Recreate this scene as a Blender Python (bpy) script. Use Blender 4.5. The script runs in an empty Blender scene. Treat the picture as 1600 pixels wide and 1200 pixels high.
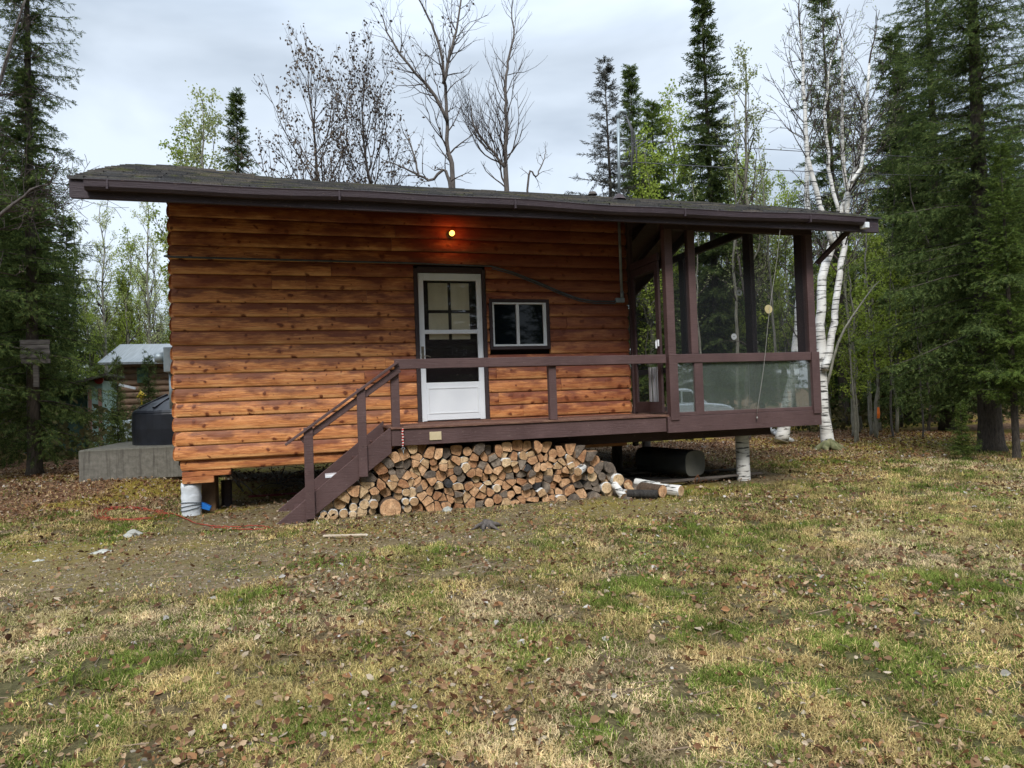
import bpy, math, random
import numpy as np
from mathutils import Vector, Matrix
random.seed(7)
rs = np.random.RandomState(11)
C = bpy.context.scene.collection
W2, H2, FPX, EYE = 800, 600, 1050.0, 1.5

# ------------------------------------------------------------ camera frame
n_ = np.array([.035, 1, -20/FPX]); n_ /= np.linalg.norm(n_)
X_ = np.array([3600, -106, FPX]); X_ = X_-X_.dot(n_)*n_; X_ /= np.linalg.norm(X_)
Y_ = np.cross(-n_, X_)
R_ = np.array([X_, Y_, -n_])
def at(px, py, Y):                      # a sight line met with the plane at depth Y -> real point
    r = R_ @ np.array([px-W2, py-H2, FPX]); r = r*(Y/r[1])
    return Vector((r[0], r[1], r[2]+EYE))
def proj(P):
    c = (np.asarray(P)-np.array([0, 0, EYE])) @ R_
    return W2+FPX*c[..., 0]/c[..., 2], H2+FPX*c[..., 1]/c[..., 2], c[..., 2]

# ------------------------------------------------------------ noise + terrain
_h = np.random.RandomState(3).rand(256, 256)
def vn(x, y):
    x = np.asarray(x, float); y = np.asarray(y, float)
    xi = np.floor(x).astype(int); yi = np.floor(y).astype(int)
    fx = x-xi; fy = y-yi; fx = fx*fx*(3-2*fx); fy = fy*fy*(3-2*fy)
    a = _h[xi & 255, yi & 255]; b = _h[(xi+1) & 255, yi & 255]
    c = _h[xi & 255, (yi+1) & 255]; d = _h[(xi+1) & 255, (yi+1) & 255]
    return (a*(1-fx)+b*fx)*(1-fy)+(c*(1-fx)+d*fx)*fy
def fbm(x, y, o=4):
    s = 0; a = .5; t = 0
    for k in range(o):
        s = s+a*vn(x*2**k+17*k, y*2**k+31*k); t += a; a *= .55
    return s/t
def sm(a, b, x):
    t = np.clip((np.asarray(x, float)-a)/(b-a), 0, 1); return t*t*(3-2*t)
def G(x, y):
    x = np.asarray(x, float); y = np.asarray(y, float)
    g = .015*y*sm(0, 3, y)*(1-sm(11, 14, y)) + .15*sm(11, 14, y)
    g = g+.24*sm(10, 12.6, y)*sm(-1, -3, x)
    g = g+.03*(fbm(x*.9, y*.9, 3)-.5)+.018*(vn(x*4, y*4)-.5)
    d = np.hypot(x, y)
    g = g+.9*(fbm(x*.05+9, y*.05, 2)-.5)*sm(30, 90, d)
    return g
def Gf(x, y): return float(G(x, y))

# ------------------------------------------------------------ object helpers
ORG = {}
def tag(o, label=None, cat=None, group=None, kind=None):
    if label: o['label'] = label
    if cat: o['category'] = cat
    if group: o['group'] = group
    if kind: o['kind'] = kind
    return o
def thing(name, label, cat, loc, group=None):
    o = bpy.data.objects.new(name, None); C.objects.link(o); o.location = loc
    o.empty_display_size = .1
    ORG[o.name] = Vector(loc)
    return tag(o, label, cat, group)
def link(name, me, parent=None, loc=None):
    o = bpy.data.objects.new(name, me); C.objects.link(o)
    if parent is not None: o.parent = parent
    if loc is not None: o.location = loc
    return o
class MB:
    def __init__(s): s.v = []; s.f = []; s.m = []; s.uv = None
    def add(s, vs, fs, mi=0):
        b = len(s.v); s.v += [tuple(p) for p in vs]
        for f in fs: s.f.append(tuple(b+i for i in f)); s.m.append(mi)
    def box(s, x0, x1, y0, y1, z0, z1, mi=0):
        s.add([(x0, y0, z0), (x1, y0, z0), (x1, y1, z0), (x0, y1, z0), (x0, y0, z1), (x1, y0, z1), (x1, y1, z1), (x0, y1, z1)],
              [(3, 2, 1, 0), (4, 5, 6, 7), (0, 1, 5, 4), (1, 2, 6, 5), (2, 3, 7, 6), (3, 0, 4, 7)], mi); return s
    def prism(s, poly, y0, y1, mi=0, ax='y'):     # poly in (x,z) extruded along y (or (y,z) along x, (x,y) along z)
        n = len(poly)
        ar = sum(poly[i][0]*poly[(i+1) % n][1]-poly[(i+1) % n][0]*poly[i][1] for i in range(n))
        if ar < 0: poly = poly[::-1]
        def P(a, b, t):
            return (a, t, b) if ax == 'y' else ((t, a, b) if ax == 'x' else (a, b, t))
        vs = [P(a, b, y0) for a, b in poly]+[P(a, b, y1) for a, b in poly]
        fs = [tuple(range(n)), tuple(range(2*n-1, n-1, -1))]+[(i, n+i, n+(i+1) % n, (i+1) % n) for i in range(n)]
        if ax != 'y': fs = [f[::-1] for f in fs]
        s.add(vs, fs, mi); return s
    def tube(s, pts, rad, n=8, mi=0, cap=True):
        pts = [Vector(p) for p in pts]; k = len(pts)
        if not hasattr(rad, '__len__'): rad = [rad]*k
        u = None; vs = []
        for i in range(k):
            t = (pts[min(i+1, k-1)]-pts[max(i-1, 0)])
            if t.length < 1e-9: t = Vector((0, 0, 1))
            t.normalize()
            if u is None: u = t.orthogonal().normalized()
            else:
                u = (u-t*u.dot(t)); u = u.normalized() if u.length > 1e-6 else t.orthogonal().normalized()
            w = t.cross(u)
            for j in range(n):
                a = 2*math.pi*j/n
                vs.append(pts[i]+(u*math.cos(a)+w*math.sin(a))*rad[i])
        fs = [(i*n+j, i*n+(j+1) % n, (i+1)*n+(j+1) % n, (i+1)*n+j) for i in range(k-1) for j in range(n)]
        if cap: fs += [tuple(range(n-1, -1, -1)), tuple(range((k-1)*n, k*n))]
        s.add(vs, fs, mi); return s
    def beam(s, p0, p1, w, h, up=(0, 0, 1), mi=0):   # w across, h along 'up'
        p0 = Vector(p0); p1 = Vector(p1); d = (p1-p0).normalized(); a = d.cross(Vector(up)).normalized(); b = a.cross(d)
        vs = [p+a*(sx*w/2)+b*(sz*h/2) for p in (p0, p1) for sx, sz in ((-1, -1), (1, -1), (1, 1), (-1, 1))]
        s.add(vs, [(0, 1, 2, 3), (7, 6, 5, 4), (0, 4, 5, 1), (1, 5, 6, 2), (2, 6, 7, 3), (3, 7, 4, 0)], mi); return s
    def build(s, name, mat, parent=None, bevel=0, smooth=False, base=None, tg=None):
        off = Vector((0, 0, 0))
        if parent is not None: off = ORG[parent.name]
        elif base is not None: off = Vector(base)
        else:
            a = np.array(s.v); off = Vector(((a[:, 0].min()+a[:, 0].max())/2, (a[:, 1].min()+a[:, 1].max())/2, a[:, 2].min()))
        me = bpy.data.meshes.new(name)
        me.from_pydata([tuple(Vector(p)-off) for p in s.v], [], s.f)
        mats = mat if isinstance(mat, (list, tuple)) else [mat]
        for m in mats: me.materials.append(m)
        me.polygons.foreach_set('material_index', s.m)
        if smooth: me.polygons.foreach_set('use_smooth', [True]*len(s.f))
        if s.uv:
            l = me.uv_layers.new(name='UV'); l.data.foreach_set('uv', [c for u in s.uv for c in u])
        me.update()
        o = link(name, me, parent, None if parent is not None else off)
        ORG[o.name] = off
        if bevel:
            b = o.modifiers.new('bevel', 'BEVEL'); b.width = bevel; b.segments = 1; b.limit_method = 'ANGLE'
        if tg: tag(o, *tg)
        return o
def npmesh(name, V, k, mat, smooth=False, col=None):    # V (N*k,3): separate k-gons
    V = np.asarray(V, np.float32).reshape(-1, 3); N = len(V)//k
    me = bpy.data.meshes.new(name)
    me.vertices.add(len(V)); me.vertices.foreach_set('co', V.ravel())
    me.loops.add(len(V)); me.loops.foreach_set('vertex_index', np.arange(len(V), dtype=np.int32))
    me.polygons.add(N); me.polygons.foreach_set('loop_start', np.arange(0, len(V), k, dtype=np.int32))
    if smooth: me.polygons.foreach_set('use_smooth', np.ones(N, bool))
    me.materials.append(mat); me.update(calc_edges=True)
    if col is not None:
        a = me.color_attributes.new('tint', 'FLOAT_COLOR', 'POINT')
        c = np.ones((len(V), 4), np.float32); c[:, :3] = np.repeat(col, k, 0); a.data.foreach_set('color', c.ravel())
    return me

# ------------------------------------------------------------ materials
class NT:
    def __init__(s, name):
        s.m = bpy.data.materials.new(name); s.m.use_nodes = True; s.t = s.m.node_tree
        s.b = s.t.nodes['Principled BSDF']; s.o = s.t.nodes['Material Output']
    def n(s, ty, ins=None, **kw):
        x = s.t.nodes.new(ty)
        for k, v in kw.items(): setattr(x, k, v)
        for k, v in (ins or {}).items():
            if isinstance(v, bpy.types.NodeSocket): s.t.links.new(v, x.inputs[k])
            else: x.inputs[k].default_value = v
        return x
    def co(s, scale=(1, 1, 1), src='Object', rot=(0, 0, 0)):
        c = s.n('ShaderNodeTexCoord').outputs[src]
        return s.n('ShaderNodeMapping', {0: c, 'Scale': scale, 'Rotation': rot}).outputs[0]
    def noise(s, vec, scale=5, detail=4, rough=.55, dist=0):
        return s.n('ShaderNodeTexNoise', {'Vector': vec, 'Scale': scale, 'Detail': detail, 'Roughness': rough, 'Distortion': dist}).outputs[0]
    def ramp(s, fac, stops, interp='LINEAR'):
        r = s.n('ShaderNodeValToRGB', {0: fac}); e = r.color_ramp.elements; r.color_ramp.interpolation = interp
        while len(e) < len(stops): e.new(.5)
        for i, (p, c) in enumerate(stops):
            e[i].position = p; e[i].color = (c, c, c, 1) if not hasattr(c, '__len__') else (*c, 1)
        return r.outputs[0]
    def mix(s, f, a, b, mode='MIX'):
        x = s.n('ShaderNodeMix', data_type='RGBA', blend_type=mode)
        for k, v in ((0, f), (6, a), (7, b)):
            if isinstance(v, bpy.types.NodeSocket): s.t.links.new(v, x.inputs[k])
            else: x.inputs[k].default_value = v if not hasattr(v, '__len__') else (*v, 1)
        return x.outputs[2]
    def math(s, op, a, b=0.0):
        x = s.n('ShaderNodeMath', operation=op)
        for k, v in ((0, a), (1, b)):
            if isinstance(v, bpy.types.NodeSocket): s.t.links.new(v, x.inputs[k])
            else: x.inputs[k].default_value = v
        return x.outputs[0]
    def set(s, col=None, rough=.8, bump=None, bd=.01, metal=0, spec=.3, bs=1):
        if col is not None:
            if isinstance(col, bpy.types.NodeSocket): s.t.links.new(col, s.b.inputs['Base Color'])
            else: s.b.inputs['Base Color'].default_value = (*col, 1)
        if isinstance(rough, bpy.types.NodeSocket): s.t.links.new(rough, s.b.inputs['Roughness'])
        else: s.b.inputs['Roughness'].default_value = rough
        s.b.inputs['Metallic'].default_value = metal; s.b.inputs['Specular IOR Level'].default_value = spec
        if bump is not None:
            bn = s.n('ShaderNodeBump', {'Height': bump, 'Distance': bd, 'Strength': bs}); s.t.links.new(bn.outputs[0], s.b.inputs['Normal'])
        return s.m
def simple(name, c1, c2, scale=6, rough=.75, stretch=(1, 1, 1), bd=.003, metal=0, spec=.3, detail=5):
    t = NT(name); v = t.co(stretch); f = t.noise(v, scale, detail)
    return t.set(t.ramp(f, [(.3, c1), (.7, c2)]), rough, f, bd, metal, spec)
def foliage(name, c1, c2, c3, trans=.35, scale=1.2):
    t = NT(name); r = t.n('ShaderNodeNewGeometry').outputs['Random Per Island']
    col = t.ramp(r, [(0, c1), (.5, c2), (1, c3)])
    f = t.noise(t.co(), scale, 2); oi = t.n('ShaderNodeObjectInfo').outputs['Random']
    k = t.math('ADD', t.math('MULTIPLY', f, .7), t.math('MULTIPLY', oi, .35))
    col = t.mix(1.0, col, t.ramp(k, [(.25, .62), (.8, 1.35)]), 'MULTIPLY')
    d = t.n('ShaderNodeBsdfDiffuse', {'Color': col}); tr = t.n('ShaderNodeBsdfTranslucent', {'Color': col})
    mx = t.n('ShaderNodeMixShader', {0: trans, 1: d.outputs[0], 2: tr.outputs[0]})
    t.t.links.new(mx.outputs[0], t.o.inputs[0]); return t.m
M = {}
# stained log siding
def logmat():
    t = NT('log_siding'); uvn = t.n('ShaderNodeUVMap').outputs[0]
    sep = t.n('ShaderNodeSeparateXYZ', {0: uvn}); u, v = sep.outputs[0], sep.outputs[1]
    isl = t.n('ShaderNodeNewGeometry').outputs['Random Per Island']
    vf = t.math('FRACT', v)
    comb = t.n('ShaderNodeCombineXYZ', {0: u, 1: t.math('MULTIPLY', v, .18), 2: t.math('MULTIPLY', isl, 9)}).outputs[0]
    st = t.n('ShaderNodeMapping', {0: comb, 'Scale': (.9, 14, 1)}).outputs[0]
    grain = t.noise(st, 3.5, 6, .62, 1.2)
    st2 = t.n('ShaderNodeMapping', {0: comb, 'Scale': (1.4, 5, 1)}).outputs[0]
    blot = t.noise(st2, 1.6, 5, .6)
    col = t.ramp(grain, [(.25, (.20, .050, .016)), (.40, (.40, .14, .045)), (.55, (.60, .24, .078)), (.72, (.76, .39, .15))])
    fine = t.noise(t.n('ShaderNodeMapping', {0: comb, 'Scale': (2.2, 40, 1)}).outputs[0], 5, 5, .7)
    col = t.mix(t.ramp(fine, [(.5, 0), (.68, .55)]), col, (.11, .034, .016))
    # darker red brown, stronger on the upper part of every log, patchy
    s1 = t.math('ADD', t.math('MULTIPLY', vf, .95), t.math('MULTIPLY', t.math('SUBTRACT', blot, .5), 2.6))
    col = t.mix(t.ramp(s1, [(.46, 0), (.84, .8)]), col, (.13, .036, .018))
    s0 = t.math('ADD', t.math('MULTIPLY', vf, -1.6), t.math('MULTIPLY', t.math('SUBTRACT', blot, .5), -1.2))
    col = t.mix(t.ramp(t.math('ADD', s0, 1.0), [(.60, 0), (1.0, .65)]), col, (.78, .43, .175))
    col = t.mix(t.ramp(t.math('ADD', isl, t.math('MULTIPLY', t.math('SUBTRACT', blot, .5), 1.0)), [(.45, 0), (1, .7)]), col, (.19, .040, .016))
    # darker, redder towards right and top: weathered stain plus eave shade painted in
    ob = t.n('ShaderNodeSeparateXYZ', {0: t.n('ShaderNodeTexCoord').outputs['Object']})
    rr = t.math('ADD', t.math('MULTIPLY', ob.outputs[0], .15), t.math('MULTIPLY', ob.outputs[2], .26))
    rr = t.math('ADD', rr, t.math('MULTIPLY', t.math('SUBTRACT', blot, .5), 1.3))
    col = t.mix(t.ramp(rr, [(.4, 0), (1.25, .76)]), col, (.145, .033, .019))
    # knots
    kv = t.n('ShaderNodeCombineXYZ', {0: t.math('MULTIPLY', u, 1.0), 1: t.math('MULTIPLY', v, .2), 2: 0.0}).outputs[0]
    kv = t.mix(.09, kv, t.n('ShaderNodeTexNoise', {'Vector': comb, 'Scale': 9}).outputs[1])
    vo = t.n('ShaderNodeTexVoronoi', {'Vector': kv, 'Scale': 6.6}, voronoi_dimensions='2D'); 
    gate = t.n('ShaderNodeSeparateColor', {0: vo.outputs['Color']}).outputs[0]
    gate = t.math('POWER', gate, 1.7); sz = t.math('MULTIPLY', gate, .20)
    kn = t.math('SUBTRACT', sz, vo.outputs['Distance'])
    col = t.mix(t.ramp(kn, [(.0, 0), (.035, .9)]), col, (.035, .012, .006))
    kn2 = t.math('SUBTRACT', t.math('MULTIPLY', gate, .34), vo.outputs['Distance'])
    col = t.mix(t.ramp(kn2, [(.0, 0), (.1, .5)]), col, (.20, .045, .012))
    bmp = t.math('ADD', grain, t.math('MULTIPLY', kn, 2))
    return t.set(col, .55, bmp, .004, spec=.35)
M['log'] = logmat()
def painted(name, c, rough=.5):
    t = NT(name); f = t.noise(t.co((.5, 1, 9)), 9, 7, .7); g = t.noise(t.co(), 1.7, 6, .65); k = t.noise(t.co((1, 2, 2)), 16, 6, .75)
    col = t.mix(t.ramp(g, [(.35, 0), (.75, .7)]), c, tuple(k_*1.7+.012 for k_ in c))
    col = t.mix(t.ramp(f, [(.3, .45), (.5, 0)]), col, tuple(k_*.5 for k_ in c))
    col = t.mix(t.ramp(k, [(.60, 0), (.70, .6)]), col, (.19, .14, .12))
    vo = t.n('ShaderNodeTexVoronoi', {'Vector': t.co(), 'Scale': 4.5}).outputs['Distance']
    col = t.mix(t.ramp(vo, [(.03, .8), (.05, 0)]), col, (.03, .018, .015))
    return t.set(col, t.ramp(g, [(.3, rough), (.8, min(1, rough+.25))]), f, .006, spec=.35)
M['brown'] = painted('brown_paint', (.068, .037, .035))
M['brown_d'] = painted('dark_brown_paint', (.035, .018, .018), .6)
M['trim'] = painted('trim_paint', (.03, .02, .022), .6)
M['fascia'] = painted('fascia_paint', (.030, .019, .024), .5)
def deckmat():
    t = NT('worn_deck_edge'); f = t.noise(t.co((1, 6, 6)), 8, 6, .7)
    return t.set(t.ramp(f, [(.35, (.08, .035, .03)), (.6, (.17, .09, .06)), (.75, (.33, .22, .14))]), .8, f, .005)
M['deck'] = deckmat()
M['white'] = simple('white_enamel', (.66, .69, .73), (.74, .77, .80), 3, .35, bd=.0005, spec=.5)
M['whitemetal'] = simple('white_vinyl', (.6, .62, .64), (.72, .74, .76), 5, .4, bd=.0005)
def glassm(name, tint, tr, gl, diff, rough=.02, trcol=(.8, .85, .85)):
    t = NT(name)
    a = t.n('ShaderNodeBsdfTransparent', {'Color': (*trcol, 1)}); g = t.n('ShaderNodeBsdfGlossy', {'Color': (1, 1, 1, 1), 'Roughness': rough})
    v = t.noise(t.co(), 2.2, 4)
    d = t.n('ShaderNodeBsdfDiffuse', {'Color': t.mix(t.ramp(v, [(.3, 0), (.75, 1)]), tint, tuple(k*1.6 for k in tint))})
    fr = t.n('ShaderNodeFresnel', {'IOR': 1.5}).outputs[0]
    m1 = t.n('ShaderNodeMixShader', {0: diff, 1: a.outputs[0], 2: d.outputs[0]})
    m2 = t.n('ShaderNodeMixShader', {0: t.math('ADD', t.math('MULTIPLY', fr, .9), gl), 1: m1.outputs[0], 2: g.outputs[0]})
    t.t.links.new(m2.outputs[0], t.o.inputs[0]); return t.m
M['pane'] = glassm('window_glass', (.01, .012, .013), .8, .0, .03, .01, (.97, .97, .97))
M['panel'] = glassm('clear_plastic_panel', (.17, .20, .175), .5,   .15, .28, .012)
def screenm():
    t = NT('insect_screen'); a = t.n('ShaderNodeBsdfTransparent'); d = t.n('ShaderNodeBsdfDiffuse', {'Color': (.045, .05, .055, 1)})
    m = t.n('ShaderNodeMixShader', {0: .11, 1: a.outputs[0], 2: d.outputs[0]}); t.t.links.new(m.outputs[0], t.o.inputs[0]); return t.m
M['screen'] = screenm()
def glassm_dark():
    t = NT('dark_window_glass'); return t.set((.004, .006, .009), .02, spec=.22)
M['darkglass'] = glassm_dark()
M['curtain'] = simple('beige_curtain', (.74, .66, .48), (.85, .77, .58), 12, .9, (1, 1, .3))
M['cloth'] = simple('pale_curtain', (.45, .46, .48), (.6, .6, .62), 12, .9, (6, 6, .3))
M['steel'] = simple('galvanised_steel', (.20, .24, .26), (.30, .345, .365), 9, .5, metal=.5, bd=.0004)
M['cable'] = simple('cable_sheath', (.05, .065, .075), (.09, .11, .125), 9, .6)
M['wire'] = simple('aerial_wire', (.05, .05, .055), (.09, .09, .1), 9, .6)
M['black'] = simple('black_plastic', (.004, .005, .008), (.010, .012, .018), 5, .42, spec=.35, bd=.004)
M['drum'] = simple('dark_grey_drum', (.012, .013, .013), (.03, .032, .032), 3, .6, bd=.003)
M['drumend'] = simple('grey_drum_end', (.07, .068, .055), (.12, .115, .095), 5, .7, bd=.003)
def shingle():
    t = NT('mossy_shingles'); r = t.n('ShaderNodeNewGeometry').outputs['Random Per Island']
    f = t.noise(t.co(), 60, 4, .7); g = t.noise(t.co((1, 1, 1)), 2.1, 5, .65)
    col = t.mix(1, t.ramp(r, [(0, (.030, .030, .032)), (.6, (.058, .056, .054)), (1, (.10, .085, .07))]), t.ramp(f, [(.3, .6), (.7, 1.4)]), 'MULTIPLY')
    col = t.mix(t.ramp(g, [(.52, 0), (.66, .7)]), col, t.ramp(f, [(.3, (.035, .045, .012)), (.7, (.10, .10, .03))]))
    ob = t.n('ShaderNodeSeparateXYZ', {0: t.n('ShaderNodeTexCoord').outputs['Object']}).outputs[0]
    l = t.math('ADD', t.math('MULTIPLY', ob, -.6), t.math('MULTIPLY', g, 1.2))
    col = t.mix(t.ramp(l, [(1.3, 0), (2.2, .45)]), col, (.12, .062, .035))
    return t.set(col, .95, f, .006)
M['shingle'] = shingle()
def concrete():
    t = NT('weathered_concrete'); f = t.noise(t.co(), 12, 6, .65); s = t.noise(t.co((7, 7, .5)), 3, 5, .65)
    col = t.ramp(f, [(.3, (.10, .095, .08)), (.7, (.19, .18, .155))])
    col = t.mix(t.ramp(s, [(.5, 0), (.72, .8)]), col, (.055, .05, .042)); col = t.mix(t.ramp(s, [(.26, .6), (.36, 0)]), col, (.36, .35, .31))
    z = t.n('ShaderNodeSeparateXYZ', {0: t.n('ShaderNodeTexCoord').outputs['Object']}).outputs[2]
    zz = t.math('ADD', z, t.math('MULTIPLY', t.math('SUBTRACT', f, .5), .35))
    col = t.mix(t.ramp(zz, [(.36, 0), (.50, .8)]), col, (.045, .045, .03))
    return t.set(col, .9, f, .01)
M['concrete'] = concrete()
M['pierwhite'] = simple('white_wrap', (.42, .45, .48), (.66, .69, .72), 4, .6, (1, 1, 2), .02)
def birch():
    t = NT('birch_bark'); v = t.co((1, 1, 9)); f = t.noise(v, 3.2, 4, .6, .3); g = t.noise(t.co((1, 1, 2)), 1.6, 4, .6)
    col = t.ramp(g, [(.3, (.42, .40, .36)), (.6, (.66, .65, .62))])
    col = t.mix(t.ramp(f, [(.54, 0), (.60, .95)]), col, (.02, .018, .016))
    col = t.mix(t.ramp(g, [(.60, 0), (.72, .8)]), col, (.06, .05, .042))
    return t.set(col, .75, f, .004)
M['birch'] = birch()
def barkm(name, a, b, sc=9):
    t = NT(name); f = t.noise(t.co((3, 3, .8)), sc, 6, .7); return t.set(t.ramp(f, [(.3, a), (.7, b)]), .95, f, .03)
M['bark'] = barkm('spruce_bark', (.022, .018, .015), (.085, .07, .055))
M['bark2'] = barkm('aspen_bark', (.10, .095, .075), (.26, .25, .20), 6)
M['bark3'] = barkm('grey_bark', (.05, .042, .038), (.14, .12, .105), 6)
M['twig'] = barkm('twig_bark', (.035, .026, .022), (.09, .07, .06))
M['spruce'] = foliage('spruce_needles', (.040, .062, .024), (.072, .106, .034), (.14, .17, .052))
M['spruce_l'] = foliage('light_spruce_needles', (.052, .088, .022), (.088, .13, .030), (.145, .18, .042))
M['spruce_g'] = foliage('grey_spruce_needles', (.06, .065, .055), (.10, .10, .085), (.15, .145, .13))
M['leaf'] = foliage('young_leaves', (.15, .20, .035), (.24, .31, .05), (.36, .42, .10), .5)
M['leafp'] = foliage('pale_young_leaves', (.20, .24, .09), (.32, .36, .15), (.42, .44, .22), .5)
M['dry'] = foliage('dried_leaves', (.06, .045, .036), (.10, .078, .06), (.16, .125, .095), .3)
M['shrub'] = foliage('undergrowth', (.035, .045, .018), (.085, .075, .035), (.13, .11, .05), .3)
def tinted(name, rough=.9, trans=.3):
    t = NT(name); c = t.n('ShaderNodeAttribute', attribute_name='tint').outputs[0]
    d = t.n('ShaderNodeBsdfDiffuse', {'Color': c}); tr = t.n('ShaderNodeBsdfTranslucent', {'Color': c})
    mx = t.n('ShaderNodeMixShader', {0: trans, 1: d.outputs[0], 2: tr.outputs[0]}); t.t.links.new(mx.outputs[0], t.o.inputs[0]); return t.m
M['blade'] = tinted('grass_blades'); M['litter'] = tinted('leaf_litter', trans=.15)

# ------------------------------------------------------------ ground
def zones(x, y):      # dirt, litter, green, moss
    n1 = fbm(x*.55, y*.55, 4); n2 = fbm(x*1.3+40, y*1.3, 4); n3 = fbm(x*.9+80, y*.9+20, 4)
    e = ((x-.3)/4.4)**2+((y-7.25)/1.75)**2
    dirt = sm(1.35, .2, e+(n1-.5)*2.0+(n2-.5)*2.2+(fbm(x*4, y*4, 2)-.5)*.8)*.95
    dirt = np.maximum(dirt, sm(7.9, 8.6, y)*sm(13, 12, y)*sm(-2.2, -1.2, x)*sm(6.2, 4.2, x))
    lit = sm(.35, .65, sm(9, 11, y)*sm(-1.4, -2.6, x)+ (n2-.5)*.9)
    lit = np.maximum(lit, sm(8.6, 11.5, y+(n1-.5)*5)*sm(5, 8, x)*.95)
    far = sm(22, 40, np.hypot(x, y)); lit = np.maximum(lit, far*.7)
    grn = sm(.47, .66, n3+.05*sm(0, 3, x)*sm(7, 4, y)+.02*sm(6, 3, y))
    moss = sm(.50, .66, fbm(x*.45+7, y*.6+3, 4)+.06*sm(6, 9, x)*sm(9, 11, y)+.05*sm(-1, -3, x)*sm(6, 8, y))*sm(6, 9, y)
    return dirt, lit, grn, moss
def ground():
    a = np.concatenate([-np.geomspace(500, 8, 50), np.linspace(-7.9, 14, 330), np.geomspace(14.3, 500, 50)])
    b = np.concatenate([-np.geomspace(500, 6, 40), np.linspace(-5.9, 18, 340), np.geomspace(18.3, 600, 50)])
    X, Y = np.meshgrid(a, b, indexing='ij'); Z = G(X, Y); nx, ny = X.shape
    me = bpy.data.meshes.new('ground'); V = np.stack([X, Y, Z], -1).reshape(-1, 3).astype(np.float32)
    me.vertices.add(len(V)); me.vertices.foreach_set('co', V.ravel())
    i, j = np.meshgrid(np.arange(nx-1), np.arange(ny-1), indexing='ij'); q = (i*ny+j).ravel()
    F = np.stack([q, q+ny, q+ny+1, q+1], 1).astype(np.int32)
    me.loops.add(F.size); me.loops.foreach_set('vertex_index', F.ravel())
    me.polygons.add(len(F)); me.polygons.foreach_set('loop_start', np.arange(0, F.size, 4, dtype=np.int32))
    me.polygons.foreach_set('use_smooth', np.ones(len(F), bool)); me.update(calc_edges=True)
    d, l, g, m = zones(V[:, 0], V[:, 1]); at_ = me.color_attributes.new('zone', 'FLOAT_COLOR', 'POINT')
    at_.data.foreach_set('color', np.stack([d, l, g, m], 1).astype(np.float32).ravel())
    t = NT('forest_floor'); at0 = t.n('ShaderNodeAttribute', attribute_name='zone'); sp = t.n('ShaderNodeSeparateColor', {0: at0.outputs[0]})
    v = t.co(); f = t.noise(v, 26, 8, .7); h = t.noise(v, 5, 6, .65); k = t.noise(v, 90, 4, .7); wv = t.n('ShaderNodeTexVoronoi', {'Vector': v, 'Scale': 34.0}).outputs
    base = t.ramp(f, [(.3, (.05, .036, .018)), (.5, (.12, .088, .045)), (.7, (.24, .18, .095))])
    green = t.ramp(f, [(.3, (.03, .034, .012)), (.7, (.09, .095, .03))])
    col = t.mix(t.math('MULTIPLY', sp.outputs[2], .6), base, green)
    dirt = t.ramp(f, [(.3, (.07, .05, .028)), (.5, (.16, .118, .068)), (.72, (.29, .22, .135))])
    dirt = t.mix(t.ramp(h, [(.42, 0), (.62, .65)]), dirt, (.15, .12, .035)); dirt = t.mix(t.ramp(k, [(.62, 0), (.7, .8)]), dirt, (.34, .28, .19))
    col = t.mix(sp.outputs[0], col, dirt)
    sepc = t.n('ShaderNodeSeparateColor', {0: wv['Color']}).outputs[0]
    litc = t.ramp(sepc, [(0, (.045, .022, .014)), (.4, (.13, .06, .035)), (.7, (.20, .10, .055)), (1, (.30, .19, .12))])
    col = t.mix(t.math('MULTIPLY', sp.outputs[1], .85), col, litc)
    mossc = t.ramp(f, [(.3, (.13, .105, .014)), (.7, (.34, .26, .035))])
    col = t.mix(t.math('MULTIPLY', at0.outputs['Alpha'], .75), col, mossc)
    bmp = t.math('ADD', f, t.math('MULTIPLY', k, .4)); m_ = t.set(col, .97, bmp, .03, spec=.15)
    me.materials.append(m_); o = link('ground', me); tag(o, kind='structure')
ground()

def scatter(n, fy, x0, x1, y0, y1, extra=None):
    P = []
    tot = 0
    while tot < n:
        x = rs.uniform(x0, x1, n); y = rs.uniform(y0, y1, n)
        z = G(x, y); p = np.stack([x, y, z], 1); px, py, c = proj(p)
        ok = (c > .3) & (px > -420) & (px < 2020) & (py < 1480) & (rs.rand(n) < fy(x, y))
        if extra is not None: ok &= extra(x, y)
        P.append(p[ok]); tot += ok.sum()
    return np.concatenate(P)[:n]
def blades(P, L, Wd, lean, col, seed=0):
    r = np.random.RandomState(seed); n = len(P); a = r.uniform(0, 2*np.pi, n); d = np.stack([np.cos(a), np.sin(a), np.zeros(n)], 1)
    s = np.stack([-d[:, 1], d[:, 0], np.zeros(n)], 1); up = np.array([0, 0, 1.])
    th = lean*np.clip(r.normal(1, .35, n), .1, 1.7); th = np.clip(th, 0, 1.62)[:, None]
    L = L[:, None]; w = Wd[:, None]; m = P+(up*np.cos(th*.6)+d*np.sin(th*.6))*L*.55; tip = m+(up*np.cos(th*1.15)+d*np.sin(th*1.15))*L*.45
    q = np.stack([P-s*w, P+s*w, m+s*w*.6, m-s*w*.6], 1); t3 = np.stack([m-s*w*.6, m+s*w*.6, tip], 1)
    q2 = np.stack([m-s*w*.6, m+s*w*.6, tip+s*w*.08, tip-s*w*.08], 1)
    V = np.concatenate([q, q2], 1).reshape(-1, 3); return V, np.repeat(col, 2, 0)
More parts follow.
